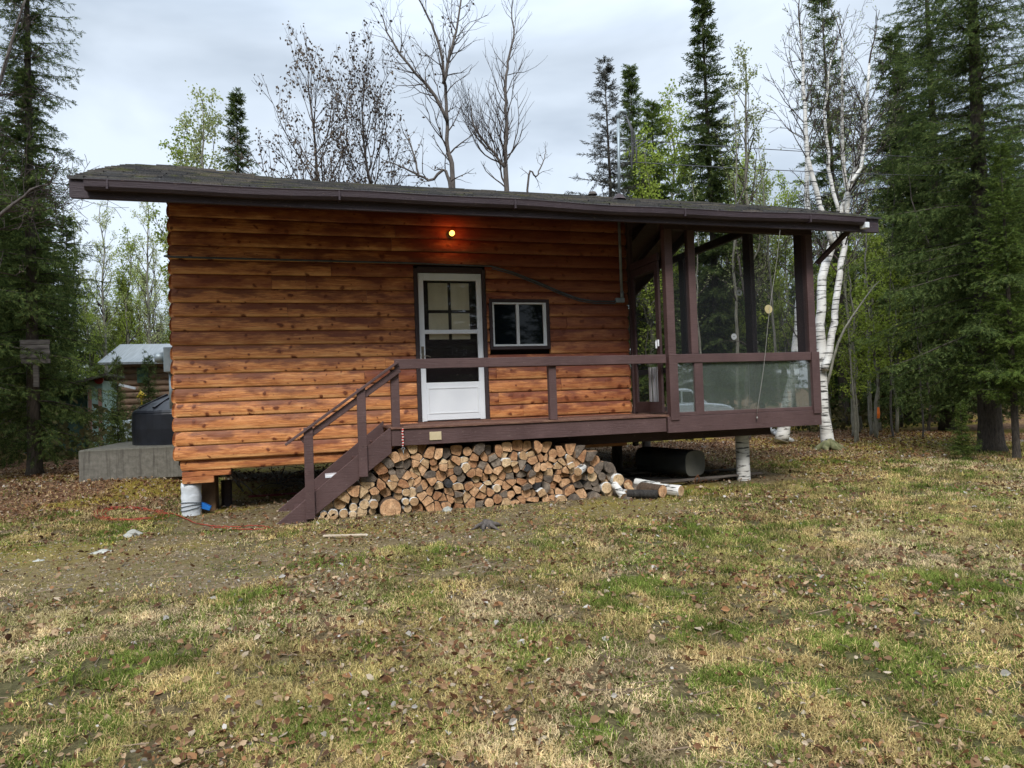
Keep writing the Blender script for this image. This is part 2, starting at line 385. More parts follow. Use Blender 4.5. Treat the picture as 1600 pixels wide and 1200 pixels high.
def grass():
    def den(x, y):
        dz, lt, gr, ms = zones(x, y); d = np.hypot(x, y)
        return np.clip((3.2/d)**1.3, .04, 1)*(1-.93*dz)*(1-.8*lt)*np.clip(.1+1.3*fbm(x*1.4, y*1.4, 4), .2, 1)*sm(.28, .55, fbm(x*9, y*9, 3))*(1-sm(9, 12, y)*.5)
    ins = lambda x, y: ~((x > -1.6) & (x < 7) & (y > 8.2) & (y < 14.8))
    P = scatter(800000, den, -8, 14, 1.0, 13, ins); d = np.hypot(P[:, 0], P[:, 1]); n = len(P)
    dz, lt, gr, ms = zones(P[:, 0], P[:, 1])
    x, y = P[:, 0], P[:, 1]
    tuft = sm(.52, .72, fbm(x*2.6+11, y*2.6+5, 3)); fine = fbm(x*6, y*6, 2)
    isg = rs.rand(n) < np.clip(.20+gr*.24+tuft*(.25+.35*gr)+1.5*(fbm(x*3.7+3, y*3.7+8, 3)-.5), .03, .85)
    t = rs.rand(n, 1); pale = sm(.5, .66, fbm(x*.8+60, y*.8+9, 4))[:, None]
    straw = np.array([.29, .205, .08])*(1-t)+np.array([.70, .54, .25])*t
    straw = straw*(1-pale*.6)+pale*.6*np.array([.66, .52, .34])*(.7+.5*t)
    straw = np.where(rs.rand(n, 1) < .2, np.array([.13, .095, .045]), straw)
    olive = sm(.50, .66, fbm(x*1.1+21, y*1.1+77, 3))[:, None]*.4; straw = straw*(1-olive)+olive*np.array([.26, .24, .075])
    yel = np.array([.34, .27, .06]); straw = np.where((rs.rand(n) < ms*.6)[:, None], yel*(.7+.6*t), straw)
    green = np.array([.075, .105, .02])*(1-t)+np.array([.205, .25, .055])*t
    col = np.where(isg[:, None], green, straw)*np.clip(.2+1.6*fbm(x*4.1, y*4.1, 4), .5, 1.5)[:, None]*rs.uniform(.75, 1.2, (n, 1))
    L = np.where(isg, rs.uniform(.014, .040, n), rs.uniform(.016, .05, n))*(1+.06*d)*np.clip(.35+1.2*fbm(x*1.9+5, y*1.9, 4), .4, 1.5)*(1-.6*dz)*(1+.35*tuft*isg)
    Wd = rs.uniform(.0007, .0018, n)*(1+.20*d)
    lean = np.where(isg, .95, 1.45)
    V, c = blades(P, L, Wd, lean, col, 4)
    o = link('grass', npmesh('grass', V, 4, M['blade'], col=c)); tag(o, 'short spring lawn of dry straw and new green blades', 'grass', kind='stuff')
grass()
def leafquads(P, size, flat, col, seed, ratio=.62):
    r = np.random.RandomState(seed); n = len(P); a = r.uniform(0, 2*np.pi, n)
    nrm = np.stack([r.normal(0, flat, n), r.normal(0, flat, n), np.ones(n)], 1); nrm /= np.linalg.norm(nrm, axis=1)[:, None]
    d = np.stack([np.cos(a), np.sin(a), np.zeros(n)], 1); d -= nrm*(d*nrm).sum(1)[:, None]; d /= np.linalg.norm(d, axis=1)[:, None]
    s = np.cross(nrm, d); S = size[:, None]; cu = (r.uniform(-.1, .45, n)*size)[:, None]*nrm
    # two halves folded on the midrib, six outline points
    A = P-d*S*.5; B = P+d*S*.5+cu*.5; L1 = P-d*S*.18+s*S*ratio*.5+cu; L2 = P+d*S*.2+s*S*ratio*.42+cu; R1 = P-d*S*.18-s*S*ratio*.5+cu*.7; R2 = P+d*S*.2-s*S*ratio*.42+cu*.4
    V = np.concatenate([np.stack([A, B, L2, L1], 1), np.stack([A, R1, R2, B], 1)], 1).reshape(-1, 3)
    return V, np.repeat(col, 2, 0)
def litter():
    pal = np.array([(.14, .07, .038), (.21, .125, .07), (.33, .23, .14), (.36, .29, .21), (.10, .055, .035), (.38, .35, .31), (.24, .125, .06)])
    w = np.array([.24, .22, .18, .08, .15, .03, .10])
    def den(x, y):
        dz, lt, gr, ms = zones(x, y); d = np.hypot(x, y)
        return np.clip((3/d)**.8, .12, 1)*np.clip(.22+.75*lt+.9*sm(.42, .7, fbm(x*1.1+3, y*1.1, 3)), 0, 1)*(1-.5*dz)
    P = scatter(72000, den, -9, 16, 1.2, 16); n = len(P); P[:, 2] += rs.uniform(.008, .035, n)
    col = pal[rs.choice(7, n, p=w)]*rs.uniform(.7, 1.2, (n, 1))
    d = np.hypot(P[:, 0], P[:, 1]); V, c = leafquads(P, np.clip(rs.exponential(.012, n)+.014,   .014, .05)*(1+.03*d), .75, col, 9)
    o = link('fallen_leaves', npmesh('fallen_leaves', V, 4, M['litter'], col=c)); tag(o, 'dry brown and grey leaves scattered over the lawn', 'leaves', kind='stuff')
    # small chips, gravel and twigs
    def den2(x, y):
        dz, lt, gr, ms = zones(x, y); return np.clip(.1+.9*dz+sm(3.0, 2.2, y)*.6, 0, 1)*np.clip(4/np.hypot(x, y), .2, 1)
    P = scatter(9000, den2, -4, 8, 1.2, 10); n = len(P); sz = rs.uniform(.004, .016, n)*rs.uniform(.6, 1.3, n)
    cu = np.array([(0, 0, 1), (1, 0, 0), (0, 1, 0), (-1, 0, 0), (0, -1, 0)], float); F = [(0, 1, 2), (0, 2, 3), (0, 3, 4), (0, 4, 1)]
    a = rs.uniform(0, 6.28, n); Q = cu[None]*rs.uniform(.6, 1.4, (n, 5, 1))*np.stack([sz, sz*rs.uniform(.5, 1, n), sz*.55], 1)[:, None]
    x = Q[..., 0]*np.cos(a)[:, None]-Q[..., 1]*np.sin(a)[:, None]; y = Q[..., 0]*np.sin(a)[:, None]+Q[..., 1]*np.cos(a)[:, None]
    Q = np.stack([x, y, Q[..., 2]], -1)+P[:, None]; V = Q[:, np.array(F)].reshape(-1, 3)
    cc = np.array([.22, .19, .15])*rs.uniform(.4, 1.7, (n, 1)); 
    o = link('wood_chips', npmesh('wood_chips', V, 3, M['litter'], col=np.repeat(cc, 4, 0))); tag(o, 'small stones and wood chips on the bare earth', 'gravel', kind='stuff')
    P = scatter(1500, lambda x, y: np.clip(4/np.hypot(x, y), .2, 1)*.6, -6, 10, 1.5, 14); m = MB()
    n = len(P); a = rs.uniform(0, 6.28, n); L = rs.uniform(.03, .16, n); d = np.stack([np.cos(a), np.sin(a), rs.uniform(-.05, .15, n)], 1)*L[:, None]; s = np.stack([-np.sin(a), np.cos(a), 0*a], 1)*.0028; u = np.array([0, 0, .004]); P[:, 2] += .012
    V = np.concatenate([np.stack([P-d-s, P+d-s, P+d+u, P-d+u], 1), np.stack([P-d+u, P+d+u, P+d+s, P-d+s], 1)], 1).reshape(-1, 3)
    cc = np.array([.15, .11, .08])*rs.uniform(.4, 1.8, (n, 1))
    o = link('twig_litter', npmesh('twig_litter', V, 4, M['litter'], col=np.repeat(cc, 2, 0))); tag(o, 'thin fallen twigs lying on the ground', 'twigs', kind='stuff')
litter()

# ------------------------------------------------------------ cabin
YW, YF, YE = 9.31, 8.25, 7.8
XL, XR, YB = -1.70, 4.55, 14.8
def zroof(x, y):
    t = (12.05-abs(y-12.05)-YE)/4.25
    e = 3.90; r = 5.30+.13*np.exp(-((x+2.35)/1.3)**2)
    return e+(r-e)*t+.05*math.sin(math.pi*min(max(t, 0), 1))*(1+.6*math.exp(-((x+2.3)/1.5)**2))
cab = thing('cabin', 'log cabin on piers with an orange brown stained wall, white door and low mossy roof', 'cabin', (1.4, 11.9, .15))
CH = .1815; ZB = .84
def logwall(p0, dx, dy, L, z0, ztop, cuts, nx, ny, seed):
    r = random.Random(seed); m = MB(); m.uv = []
    k = 0; z = z0
    prof = [(0.0, 0.0), (.012, .012), (.020, .034), (.012, .050), (.045, .10), (.058, .5), (.052, .78), (.036, .93), (.018, .985), (0, 1.0)]
    prof = [(.020, 0), (.038, .015), (.050, .09), (.056, .26), (.056, .50), (.050, .72), (.040, .90), (.030, .985), (.020, 1.0)]
    while z < ztop(0) or z < ztop(L):
        js = sorted([0, L]+[r.uniform(.12, .88)*L for _ in range(r.choice([1, 1, 2]))])
        for a, b in zip(js[:-1], js[1:]):
            segs = [(a, b)]
            for (c0, c1, d0, d1) in cuts:           # openings
                if z+CH*.55 > d0 and z+CH*.45 < d1:
                    ns = []
                    for s0, s1 in segs:
                        if c1 <= s0 or c0 >= s1: ns.append((s0, s1)); continue
                        if s0 < c0: ns.append((s0, c0))
                        if s1 > c1: ns.append((c1, s1))
                    segs = ns
            for s0, s1 in segs:
                if s1-s0 < .01: continue
                ks = [s0+(s1-s0)*q/40 for q in range(41)]; ks = [q for q in ks if ztop(q) > z+CH*.85]
                if len(ks) < 2: continue
                if ks[0] > s0+.001: s0 = ks[0]
                if ks[-1] < s1-.001: s1 = ks[-1]
                pr = r.uniform(-.003, .003); u0 = r.uniform(0, 50); vs = []
                e0 = s0+(r.uniform(-.012, .012) if s0 == 0 else .0015); e1 = s1-.0015
                for e in (e0, e1):
                    for (o, h) in prof:
                        q = o+pr if 0 < h < 1 else -.03
                        if s0 == 0 and e == e0: ee = e-.018*math.sin(math.pi*h)
                        else: ee = e
                        vs.append((p0[0]+dx*ee+nx*q, p0[1]+dy*ee+ny*q, z+h*CH))
                n = len(prof); fs = [(i, n+i, n+i+1, i+1) for i in range(n-1)]+[tuple(range(n-1, -1, -1)), tuple(range(n, 2*n))]
                if (dx*ny-dy*nx) > 0: fs = [f[::-1] for f in fs]
                m.add(vs, fs)
                for f in fs:
                    for i in f: m.uv.append((u0+(e1-e0 if i >= n else 0), k+prof[i % n][1]*.998+.001))
        z += CH; k += 1
    return m
DX0, DX1, DZ0, DZ1 = 1.395, 2.30, 1.20, 3.265
WX0, WX1, WZ0, WZ1 = 2.445, 3.26, 2.225, 2.86
cutf = [(DX0-XL-.06, DX1-XL+.06, .9, DZ1+.07), (WX0-XL-.05, WX1-XL+.05, WZ0-.05, WZ1+.05)]
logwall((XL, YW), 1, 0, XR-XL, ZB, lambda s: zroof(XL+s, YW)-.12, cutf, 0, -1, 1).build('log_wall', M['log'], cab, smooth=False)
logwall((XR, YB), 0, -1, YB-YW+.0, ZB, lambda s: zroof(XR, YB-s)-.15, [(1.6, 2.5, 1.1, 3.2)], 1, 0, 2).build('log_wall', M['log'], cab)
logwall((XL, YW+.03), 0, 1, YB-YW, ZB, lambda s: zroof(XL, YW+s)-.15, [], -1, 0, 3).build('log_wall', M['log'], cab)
b = MB(); b.box(XL+.02, XR-.02, YW+.16, YB, .9, 3.9); b.build('inner_wall', M['trim'], cab)
MB().box(XL+.01, XR, YW+.03, YB, .78, .86).build('floor_frame', M['bark'], cab)
# skirt boards under the wall
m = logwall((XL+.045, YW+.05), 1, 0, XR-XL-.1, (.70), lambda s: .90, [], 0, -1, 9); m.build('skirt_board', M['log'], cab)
s = logwall((XL+.045, YW+.06), 1, 0, .46, .0, lambda s: .1, [], 0, -1, 12)
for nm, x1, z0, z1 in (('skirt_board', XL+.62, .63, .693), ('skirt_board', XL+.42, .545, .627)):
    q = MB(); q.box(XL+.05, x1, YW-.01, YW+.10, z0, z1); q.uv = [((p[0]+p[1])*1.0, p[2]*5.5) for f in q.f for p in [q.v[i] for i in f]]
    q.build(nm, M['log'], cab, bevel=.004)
# gable triangle boards above side walls handled by logs; door
dr = MB(); J = .075
for x0, x1, z0, z1 in ((DX0, DX0+J, DZ0, DZ1), (DX1-J, DX1, DZ0, DZ1), (DX0+J, DX1-J, DZ1-.10, DZ1), (DX0+J, DX1-J, 2.415, 2.472), (DX0+J, DX1-J, DZ0+.01, 1.735)):
    dr.box(x0, x1, YW-.035, YW+.012, z0, z1)
ORG['x'] = None
door = dr.build('storm_door', M['white'], cab, bevel=.004)
p = MB(); x0, x1, z0, z1 = DX0+.10, DX1-.10, 1.30, 1.66
for a in ((x0, x1, z0, z0+.012), (x0, x1, z1-.012, z1), (x0, x0+.012, z0+.012, z1-.012), (x1-.012, x1, z0+.012, z1-.012)): p.box(a[0], a[1], YW-.041, YW-.034, a[2], a[3])
p.build('panel_moulding', M['whitemetal'], door)
MB().box(DX0+J-.005, DX1-J+.005, YW-.012, YW-.008, 2.46, DZ1-.095).build('pane', M['pane'], door)
MB().box(DX0+J-.005, DX1-J+.005, YW-.004, YW+.0, 1.73, 2.42).build('pane', M['pane'], door)
MB().box(DX0+.004, DX0+.02, YW-.045, YW-.03, DZ0-.03, DZ0+.06).build('weather_strip', M['whitemetal'], door)
h = MB(); h.box(DX0+.018, DX0+.055, YW-.05, YW-.034, 2.05, 2.24); h.tube([(DX0+.036, YW-.05, 2.10), (DX0+.036, YW-.085, 2.10), (DX0+.09, YW-.09, 2.108), (DX0+.14, YW-.085, 2.085)], .008, 8); h.box(DX0+.024, DX0+.048, YW-.062, YW-.05, 2.17, 2.21)
h.build('handle', simple('aged_brass', (.10, .09, .07), (.22, .2, .16), 9, .4, metal=.6), door, bevel=.002)
c = MB()
for a in ((DX0-.06, DX0-.004, 1.19, DZ1+.06), (DX1+.004, DX1+.055, 1.19, DZ1+.06), (DX0-.004, DX1+.004, DZ1+.004, DZ1+.085)): c.box(a[0], a[1], YW-.065, YW+.1, a[2], a[3])
c.build('door_casing', M['trim'], cab, bevel=.004)
MB().box(DX0-.06, DX1+.06, YW-.09, YW+.1, 1.183, 1.197).build('door_sill', M['deck'], cab)
i = MB(); i.box(DX0, DX1, YW+.048, YW+.09, 1.2, 3.26); inner = i.build('inner_door', M['trim'], cab)
c = MB()
A = at(668, 442, YW+.04); B = at(735, 530, YW+.04); mx = at(702.5, 484, YW+.04); mz = at(702, 487, YW+.04).z
for x0, x1 in ((A.x, mx.x-.022), (mx.x+.022, B.x)):
    for z0, z1 in ((B.z, mz-.022), (mz+.022, A.z)): c.box(x0, x1, YW+.036, YW+.046, z0, z1)
c.build('curtained_pane', M['curtain'], inner, bevel=.003)
# window
c = MB(); t = .046
for a in ((WX0-t, WX0, WZ0-t, WZ1+t), (WX1, WX1+t, WZ0-t, WZ1+t), (WX0, WX1, WZ1, WZ1+t), (WX0, WX1, WZ0-t, WZ0)): c.box(a[0], a[1], YW-.062, YW+.1, a[2], a[3])
win = c.build('window', M['trim'], cab, bevel=.004)
f = MB(); xm = at(808, 500, YW).x
for a in ((WX0+.002, WX0+.026, WZ0+.002, WZ1-.002), (WX1-.05, WX1-.002, WZ0+.002, WZ1-.002), (WX0+.026, WX1-.05, WZ1-.026, WZ1-.002), (WX0+.026, WX1-.05, WZ0+.002, WZ0+.03), (xm-.022, xm+.018, WZ0+.03, WZ1-.026)):
    f.box(a[0], a[1], YW-.052, YW+.02, a[2], a[3])
f.build('frame', M['whitemetal'], win, bevel=.003)
MB().box(WX0+.03, xm-.024, YW-.01, YW-.004, WZ0+.03, WZ1-.03).build('pane', M['darkglass'], win)
MB().box(xm+.02, WX1-.052, YW-.026, YW-.02, WZ0+.03, WZ1-.03).build('pane', M['darkglass'], win)
# roof
def roof():
    m = MB(); r = random.Random(5)
    for side in (1, -1):
        nr = 33; ex = 4.36/nr; rows = 17 if side < 0 else nr
        ex = 4.36/rows
        for k in range(rows):
            y0 = YE-.05+k*ex; y1 = y0+ex*1.25
            x = -2.37-r.uniform(0, .3)
            while x < 7.87:
                w = r.uniform(.28, .36) if side > 0 else 1.1; xa = max(x, -2.37); xb = min(x+w-.006, 7.89); x += w
                if xb-xa < .03: continue
                j = r.uniform(-.010, .010); lift = .012+r.uniform(0, .012)
                ya = y0+j; pts = []
                for yy, dz in ((ya, lift), (y1, .001)):
                    for xx in (xa, xb):
                        Y = yy if side > 0 else 24.1-yy
                        pts.append((xx, Y, zroof(xx, min(yy, 12.05))+dz+.004))
                f0 = [(p[0], p[1], p[2]-lift-.012) for p in pts[:2]]
                m.add(pts+f0, [(0, 1, 3, 2) if side > 0 else (2, 3, 1, 0), (4, 5, 1, 0)])
    x = -2.38                                      # ridge caps
    while x < 7.85:
        z = zroof(x, 12.05); m.box(x, x+.29, 11.93, 12.17, z-.02, z+.022+r.uniform(0, .012)); x += .3
    rf = m.build('roof', M['shingle'], cab)
    d = MB(); n = 24                                # deck boards under the shingles
    for i in range(n):
        xa = -2.35+10.22*i/n; xb = -2.35+10.22*(i+1)/n
        for ya, yb in ((YE, 9.9), (9.9, 12.05), (12.05, 14.2), (14.2, 16.3)):
            P = [(xx, yy, zroof(xx, yy)-o) for o in (.03, .005) for (xx, yy) in ((xa, ya), (xb, ya), (xb, yb), (xa, yb))]
            d.add(P, [(3, 2, 1, 0), (4, 5, 6, 7), (0, 1, 5, 4), (1, 2, 6, 5), (2, 3, 7, 6), (3, 0, 4, 7)])
    d.build('roof_boards', M['brown_d'], cab)
    fa = MB(); fa.box(-2.35, 7.87, YE-.02, YE+.02, 3.685, 3.895); fa.build('fascia', M['fascia'], cab, bevel=.004)
    for xa in (-2.372, 7.85):
        g = MB()
        for y0, y1 in ((YE+.02, 12.05), (12.05, 16.3)):
            vs = [(xx, yy, zroof(xx, yy)+dz) for xx in (xa, xa+.04) for yy, dz in ((y0, -.21), (y1, -.21), (y1, .0), (y0, .0))]
            g.add(vs, [(0, 1, 2, 3), (7, 6, 5, 4), (0, 4, 5, 1), (1, 5, 6, 2), (2, 6, 7, 3), (3, 7, 4, 0)])
        g.build('barge_board', M['fascia'], cab)
    g = MB()                                        # gutter: open trough with rolled lip
    prof = [(0, .10), (0, 0), (-.02, -.012), (-.07, -.012), (-.095, .02), (-.10, .075), (-.108, .092), (-.102, .096), (-.092, .078), (-.088, .022), (-.066, -.004), (-.022, -.004), (-.004, .006), (-.004, .10)]
    X = np.linspace(-2.2, 7.55, 40); vs = []
    for x in X:
        wz = .010*math.sin(x*1.1)+.006*math.sin(x*3.1)
        for a, c_ in prof: vs.append((x, YE-.022+a, 3.775+c_+wz))
    n = len(prof); fs = [(i*n+j, i*n+(j+1) % n, (i+1)*n+(j+1) % n, (i+1)*n+j) for i in range(39) for j in range(n)]+[tuple(range(n)), tuple(range(39*n+n-1, 39*n-1, -1))]
    g.add(vs, fs); gt = g.build('gutter', M['fascia'], cab)
    for x in (-2.0, .3, 2.35, 4.65, 6.6):
        q = MB(); q.box(x, x+.022, YE-.130, YE-.02, 3.760, 3.866); q.build('gutter_clip', M['fascia'], gt, bevel=.003)
    q = MB(); q.box(7.53, 7.60, YE-.13, YE-.02, 3.72, 3.80); q.build('end_cap', M['whitemetal'], gt, bevel=.004)
roof()
# rafters seen through the porch
for k, y in enumerate(np.linspace(8.5, 15.6, 1)):
    pass
rt = MB()
for x in np.arange(4.9, 7.8, .6):
    for y0, y1 in ((YE+.05, 12.0), (12.1, 16.2)):
        rt.beam((x, y0, zroof(x, y0)-.09), (x, y1, zroof(x, y1)-.09), .045, .12)
rt.build('rafters', M['brown_d'], cab)
# lamp
L = at(705, 366, YW-.08)
lp = MB(); lp.tube([(L.x-.012, YW-.03, L.z), (L.x-.012, YW-.062, L.z)], [.062, .055], 18); lp.tube([(L.x-.004, YW-.062, L.z), (L.x, YW-.09, L.z)], [.032, .028], 14); lamp = lp.build('wall_lamp', M['trim'], cab)
t_ = NT('lit_amber_bulb'); t_.set((.8, .3, .05), .4); t_.b.inputs['Emission Color'].default_value = (1, .42, .07, 1); t_.b.inputs['Emission Strength'].default_value = 2.6
bb = MB(); bb.tube([(L.x, YW-.085+dy, L.z) for dy in (0, -.015, -.04, -.07, -.09, -.10)], [.018, .024, .036, .036, .022, .004], 16); bb.build('bulb', t_.m, lamp, smooth=True)
ld = bpy.data.lights.new('bulb_light', 'POINT'); ld.energy = .9; ld.color = (1, .16, .04); ld.shadow_soft_size = .03
lo = bpy.data.objects.new('bulb_light', ld); C.objects.link(lo); lo.location = (L.x, YW-.21, L.z)
# conduit and cable on the wall
pts = [at(x, y, YW-.075) for x, y in ((256, 400), (270, 401.5), (400, 405), (520, 408), (640, 411), (690, 413), (745, 415), (768, 416), (800, 425), (840, 441), (880, 458), (905, 467), (930, 471), (962, 471))]
MB().tube(pts, .013, 8).build('wall_cable', M['cable'], cab, smooth=True)
pts2 = [p+Vector((0, .0, -.03)) for p in pts[7:]]
MB().tube(pts2, .008, 6).build('wall_cable', M['cable'], cab, smooth=True)
a = at(968, 470, YW-.07)
MB().box(a.x-.07, a.x+.07, YW-.11, YW-.03, a.z-.03, a.z+.04).build('junction_box', M['steel'], cab, bevel=.006)
cd = MB(); a2 = at(972, 345, YW-.08); cd.tube([(a.x+.04, YW-.08, a.z+.04), (a.x+.04, YW-.08, a.z+.14)], .028, 12); cd.tube([(a.x+.035, YW-.08, a.z+.14), (a.x+.035, YW-.08, zroof(a.x, YW)-.02)], .022, 12)
cd.build('conduit', M['steel'], cab, smooth=True)
# mast on the roof with weatherhead and wires
MX = at(967, 300, YW-.08).x
tp = at(964, 182, YW-.08); mast = thing('service_mast', 'steel electrical mast with a curved weatherhead standing on the roof', 'mast', (MX, YW-.08, zroof(MX, YW-.08)))
q = MB(); q.tube([(MX, YW-.08, zroof(MX, YW)-.1), (tp.x+.02, YW-.08, tp.z)], .022, 12); q.build('pipe', M['steel'], mast, smooth=True)
q = MB(); q.tube([(tp.x+.02, YW-.08, tp.z-.03), (tp.x+.02, YW-.08, tp.z+.03), (tp.x+.05, YW-.1, tp.z+.075), (tp.x+.10, YW-.12, tp.z+.07), (tp.x+.13, YW-.13, tp.z+.03)], [.026, .032, .036, .036, .03], 12); q.build('weatherhead', M['steel'], mast, smooth=True)
q = MB(); q.tube([(MX, YW-.08, zroof(MX, YW)-.02), (MX, YW-.08, zroof(MX, YW)+.05), (MX, YW-.08, zroof(MX, YW)+.07)], [.11, .06, .03], 14); q.build('flashing', M['trim'], mast)
w0 = at(970, 217, YW-.08); w1 = at(968, 252, YW-.08)
for k, (w, col) in enumerate(((w0, 0), (w1, 0))):
    q = MB(); q.tube([(w.x-.02, w.y, w.z), (w.x+.10, w.y, w.z), (w.x+.12, w.y, w.z)], [.012, .012, .02], 8); q.build('insulator', M['steel'], mast, smooth=True)
q = MB()
for j, (dx, dz) in enumerate(((.22, .0), (.30, -.02), (.16, -.05))):
    q.tube([(tp.x+.12, YW-.13, tp.z+.02), (tp.x+.15+dx*.3, YW-.15, tp.z-.25), (tp.x+.1+dx*.6, YW-.13, w0.z-.28-.1*j), (tp.x+dx, YW-.1, w0.z-.12), (w0.x+dx+.12, YW-.08, w0.z-.005)], .008, 6)
q.build('drip_loop', M['wire'], mast, smooth=True)
def sag(a, b, s, n=24): return [a.lerp(b, i/n)+Vector((0, 0, -4*s*(i/n)*(1-i/n))) for i in range(n+1)]
eA = at(1900, 240, 14); eB = at(1900, 262, 14)
for a_, b_, lb in ((w0, eA, 'upper overhead service wire running right from the roof mast'), (w1, eB, 'lower overhead service wire running right from the roof mast')):
    q = MB(); q.tube(sag(a_+Vector((.15, 0, 0)), b_, .25), .007, 5); q.build('overhead_wire', M['wire'], None, smooth=True, tg=(lb, 'wire'))
pole = thing('utility_pole', 'grey wooden utility pole at the far end of the service wires', 'pole', (eA.x, 14, Gf(eA.x, 14)))
MB().tube([(eA.x+.15, 14, Gf(eA.x, 14)-.1), (eA.x+.15, 14, eA.z+.8)], [.16, .12], 12).build('pole', M['bark3'], pole)
MB().box(eA.x-.1, eA.x+.9, 13.8, 13.86, eA.z+.1, eA.z+.2).build('crossarm', M['bark3'], pole)
v = at(926, 307, 11.2); vz = zroof(v.x, 11.2)
q = MB(); q.tube([(v.x, 11.2, vz-.05), (v.x, 11.2, v.z-.02), (v.x, 11.2, v.z+.06)], [.05, .05, .05], 10); q.tube([(v.x, 11.2, v.z+.03), (v.x, 11.2, v.z+.08)], [.09, .06], 10); q.build('roof_vent', M['bark3'], cab)
# left side meter
MX0 = XL-.06
mt = thing('electric_meter', 'grey meter box with a round glass meter on the cabin\'s left side wall', 'meter', (MX0-.1, YW+.35, 2.0))
a = at(262, 543, YW+.3); b_ = at(262, 582, YW+.3)
MB().box(MX0-.11, MX0+.01, YW+.2, YW+.5, b_.z, a.z).build('box', M['steel'], mt, bevel=.008)
MB().tube([(MX0-.10, YW+.32, a.z-.13), (MX0-.20, YW+.32, a.z-.13), (MX0-.23, YW+.32, a.z-.13)], [.07, .07, .05], 16).build('meter', M['steel'], mt, smooth=True)
MB().tube([(MX0-.05, YW+.35, b_.z), (MX0-.05, YW+.35, 1.5)], .03, 10).build('conduit', M['steel'], mt, smooth=True)

# ------------------------------------------------------------ piers and beams
def pier(x, y, r, z1, mat, label, wrap=False, name='pier', cat='pier', n=18):
    g = Gf(x, y)-.06; m = MB(); k = 10; pts = [(x, y, g+(z1-g)*i/k) for i in range(k+1)]; m.tube(pts, [r*(1+(.03*math.sin(i*2.3) if wrap else .02*math.sin(i))) for i in range(k+1)], n)
    return m.build(name, mat, None, smooth=True, base=(x, y, g), tg=(label, cat))
a = at(298, 748, YW+.12)
p1 = pier(a.x, YW+.13, .118, .545, M['pierwhite'], 'white wrapped round pier under the left front corner of the cabin', True)
q = MB(); r = random.Random(2)
for k in range(3): q.tube([(a.x+.125*math.cos(t), YW+.13+.125*math.sin(t), .22+k*.035+.02*math.sin(t*1.3+k)) for t in np.linspace(0, 6.28, 24)], .005, 5)
q.build('wire_tie', M['cable'], None, tg=('dark wire looped around the foot of the white wrapped pier', 'wire'))
q = MB(); A_ = at(316, 747, YW+.4); B_ = at(342, 797, YW+.4)
q.box(A_.x, A_.x+.17, YW+.3, YW+.62, .12, .70); q.build('plywood_box', simple('weathered_plywood', (.06, .035, .02), (.22, .13, .07), 5, .85), None, .006, tg=('weathered brown plywood box behind the white wrapped pier', 'box'))
MB().tube([(A_.x+.27, YW+.6, .1), (A_.x+.27, YW+.6, .50)], .07, 12).build('pier', M['trim'], None, tg=('dark post behind the plywood box under the cabin', 'pier'))
MB().tube([(A_.x+.24, YW+.5, .56), (A_.x+.24, YW+.5, .86)], .055, 14).build('drain_pipe', M['steel'], None, smooth=True, tg=('short grey drain pipe hanging below the cabin floor', 'pipe'))
q = MB(); b_ = at(319, 793, YW+.02); q.prism([(b_.x-.06, b_.z-.02), (b_.x+.05, b_.z-.06), (b_.x+.07, b_.z-.01), (b_.x-.05, b_.z+.06)], YW+.1, YW+.2); q.build('plastic_block', simple('blue_plastic', (.01, .10, .38), (.02, .16, .5), 5, .4), None, .006, tg=('small bright blue plastic piece at the foot of the white pier', 'plastic'))
pier(at(1160, 700, 8.75).x, 8.75, .098, .84, M['birch'], 'pale birch log post under the front of the screened porch', name='porch_post', cat='post')
pier(at(964, 700, 10.2).x, 10.2, .085, .84, M['bark'], 'dark round post under the deck behind the firewood', name='porch_post', cat='post')
for px, y in ((700, 13.6), (1010, 13.8), (860, 14.2)): pier(at(px, 700, y).x, y, .1, .84, M['bark3'], 'grey post under the back of the cabin', name='back_post', cat='post')['group'] = 'posts under the back of the cabin'
MB().beam((1.6, 8.72, .87), (6.55, 8.72, .87), .16, .14).build('floor_beam', M['brown_d'], None, .01, tg=('long dark timber beam carrying the deck and porch', 'beam'))
MB().beam((-1.6, 10.2, .74), (6.9, 10.2, .74), .12, .1).build('floor_beam', M['bark'], None, .01, tg=('rear dark timber beam below the cabin floor', 'beam'))
MB().beam((-1.6, 13.7, .74), (6.9, 13.7, .74), .12, .1).build('floor_beam', M['bark'], None, .01, tg=('farthest timber beam under the back of the cabin', 'beam'))

# ------------------------------------------------------------ deck
DZ = 1.18
dk = thing('deck', 'brown painted raised deck with a rail in front of the white door', 'deck', (2.7, 8.8, .95))
MB().box(.86, 4.585, YF, YF+.04, .95, 1.152).build('rim_board', M['brown'], dk, bevel=.004)
q = MB(); 
for k in range(8):
    y = YF-.02+k*.133; q.box(.84, 4.58, y, y+.128, DZ-.026+.002*(k % 2), DZ+.002*(k % 2)+.001)
q.build('deck_boards', M['deck'], dk, bevel=.003)
q = MB()
for x in np.arange(1.0, 4.5, .5): q.box(x, x+.04, YF+.045, YW-.02, .97, DZ-.03)
q.build('joists', M['brown_d'], dk)
MB().box(.92, 4.60, YF-.035, YF+.003, 1.885, 2.005).build('top_rail', M['brown'], dk, bevel=.005)
for px in (612, 860):
    x = at(px, 640, YF).x; MB().box(x, x+.10, YF+.006, YF+.09, DZ+.005 if px > 700 else 1.06, 1.884 if px > 0 else 0).build('rail_post', M['brown'], dk, bevel=.004)
q = MB(); A_ = at(671, 675, YF-.01); B_ = at(690, 687, YF-.01); q.box(A_.x, B_.x, YF-.012, YF-.001, B_.z, A_.z); q.build('name_plate', simple('cream_wood', (.42, .34, .20), (.55, .46, .30), 6, .7), None, .002, tg=('small blank cream wooden plate fixed to the deck edge', 'plate'))
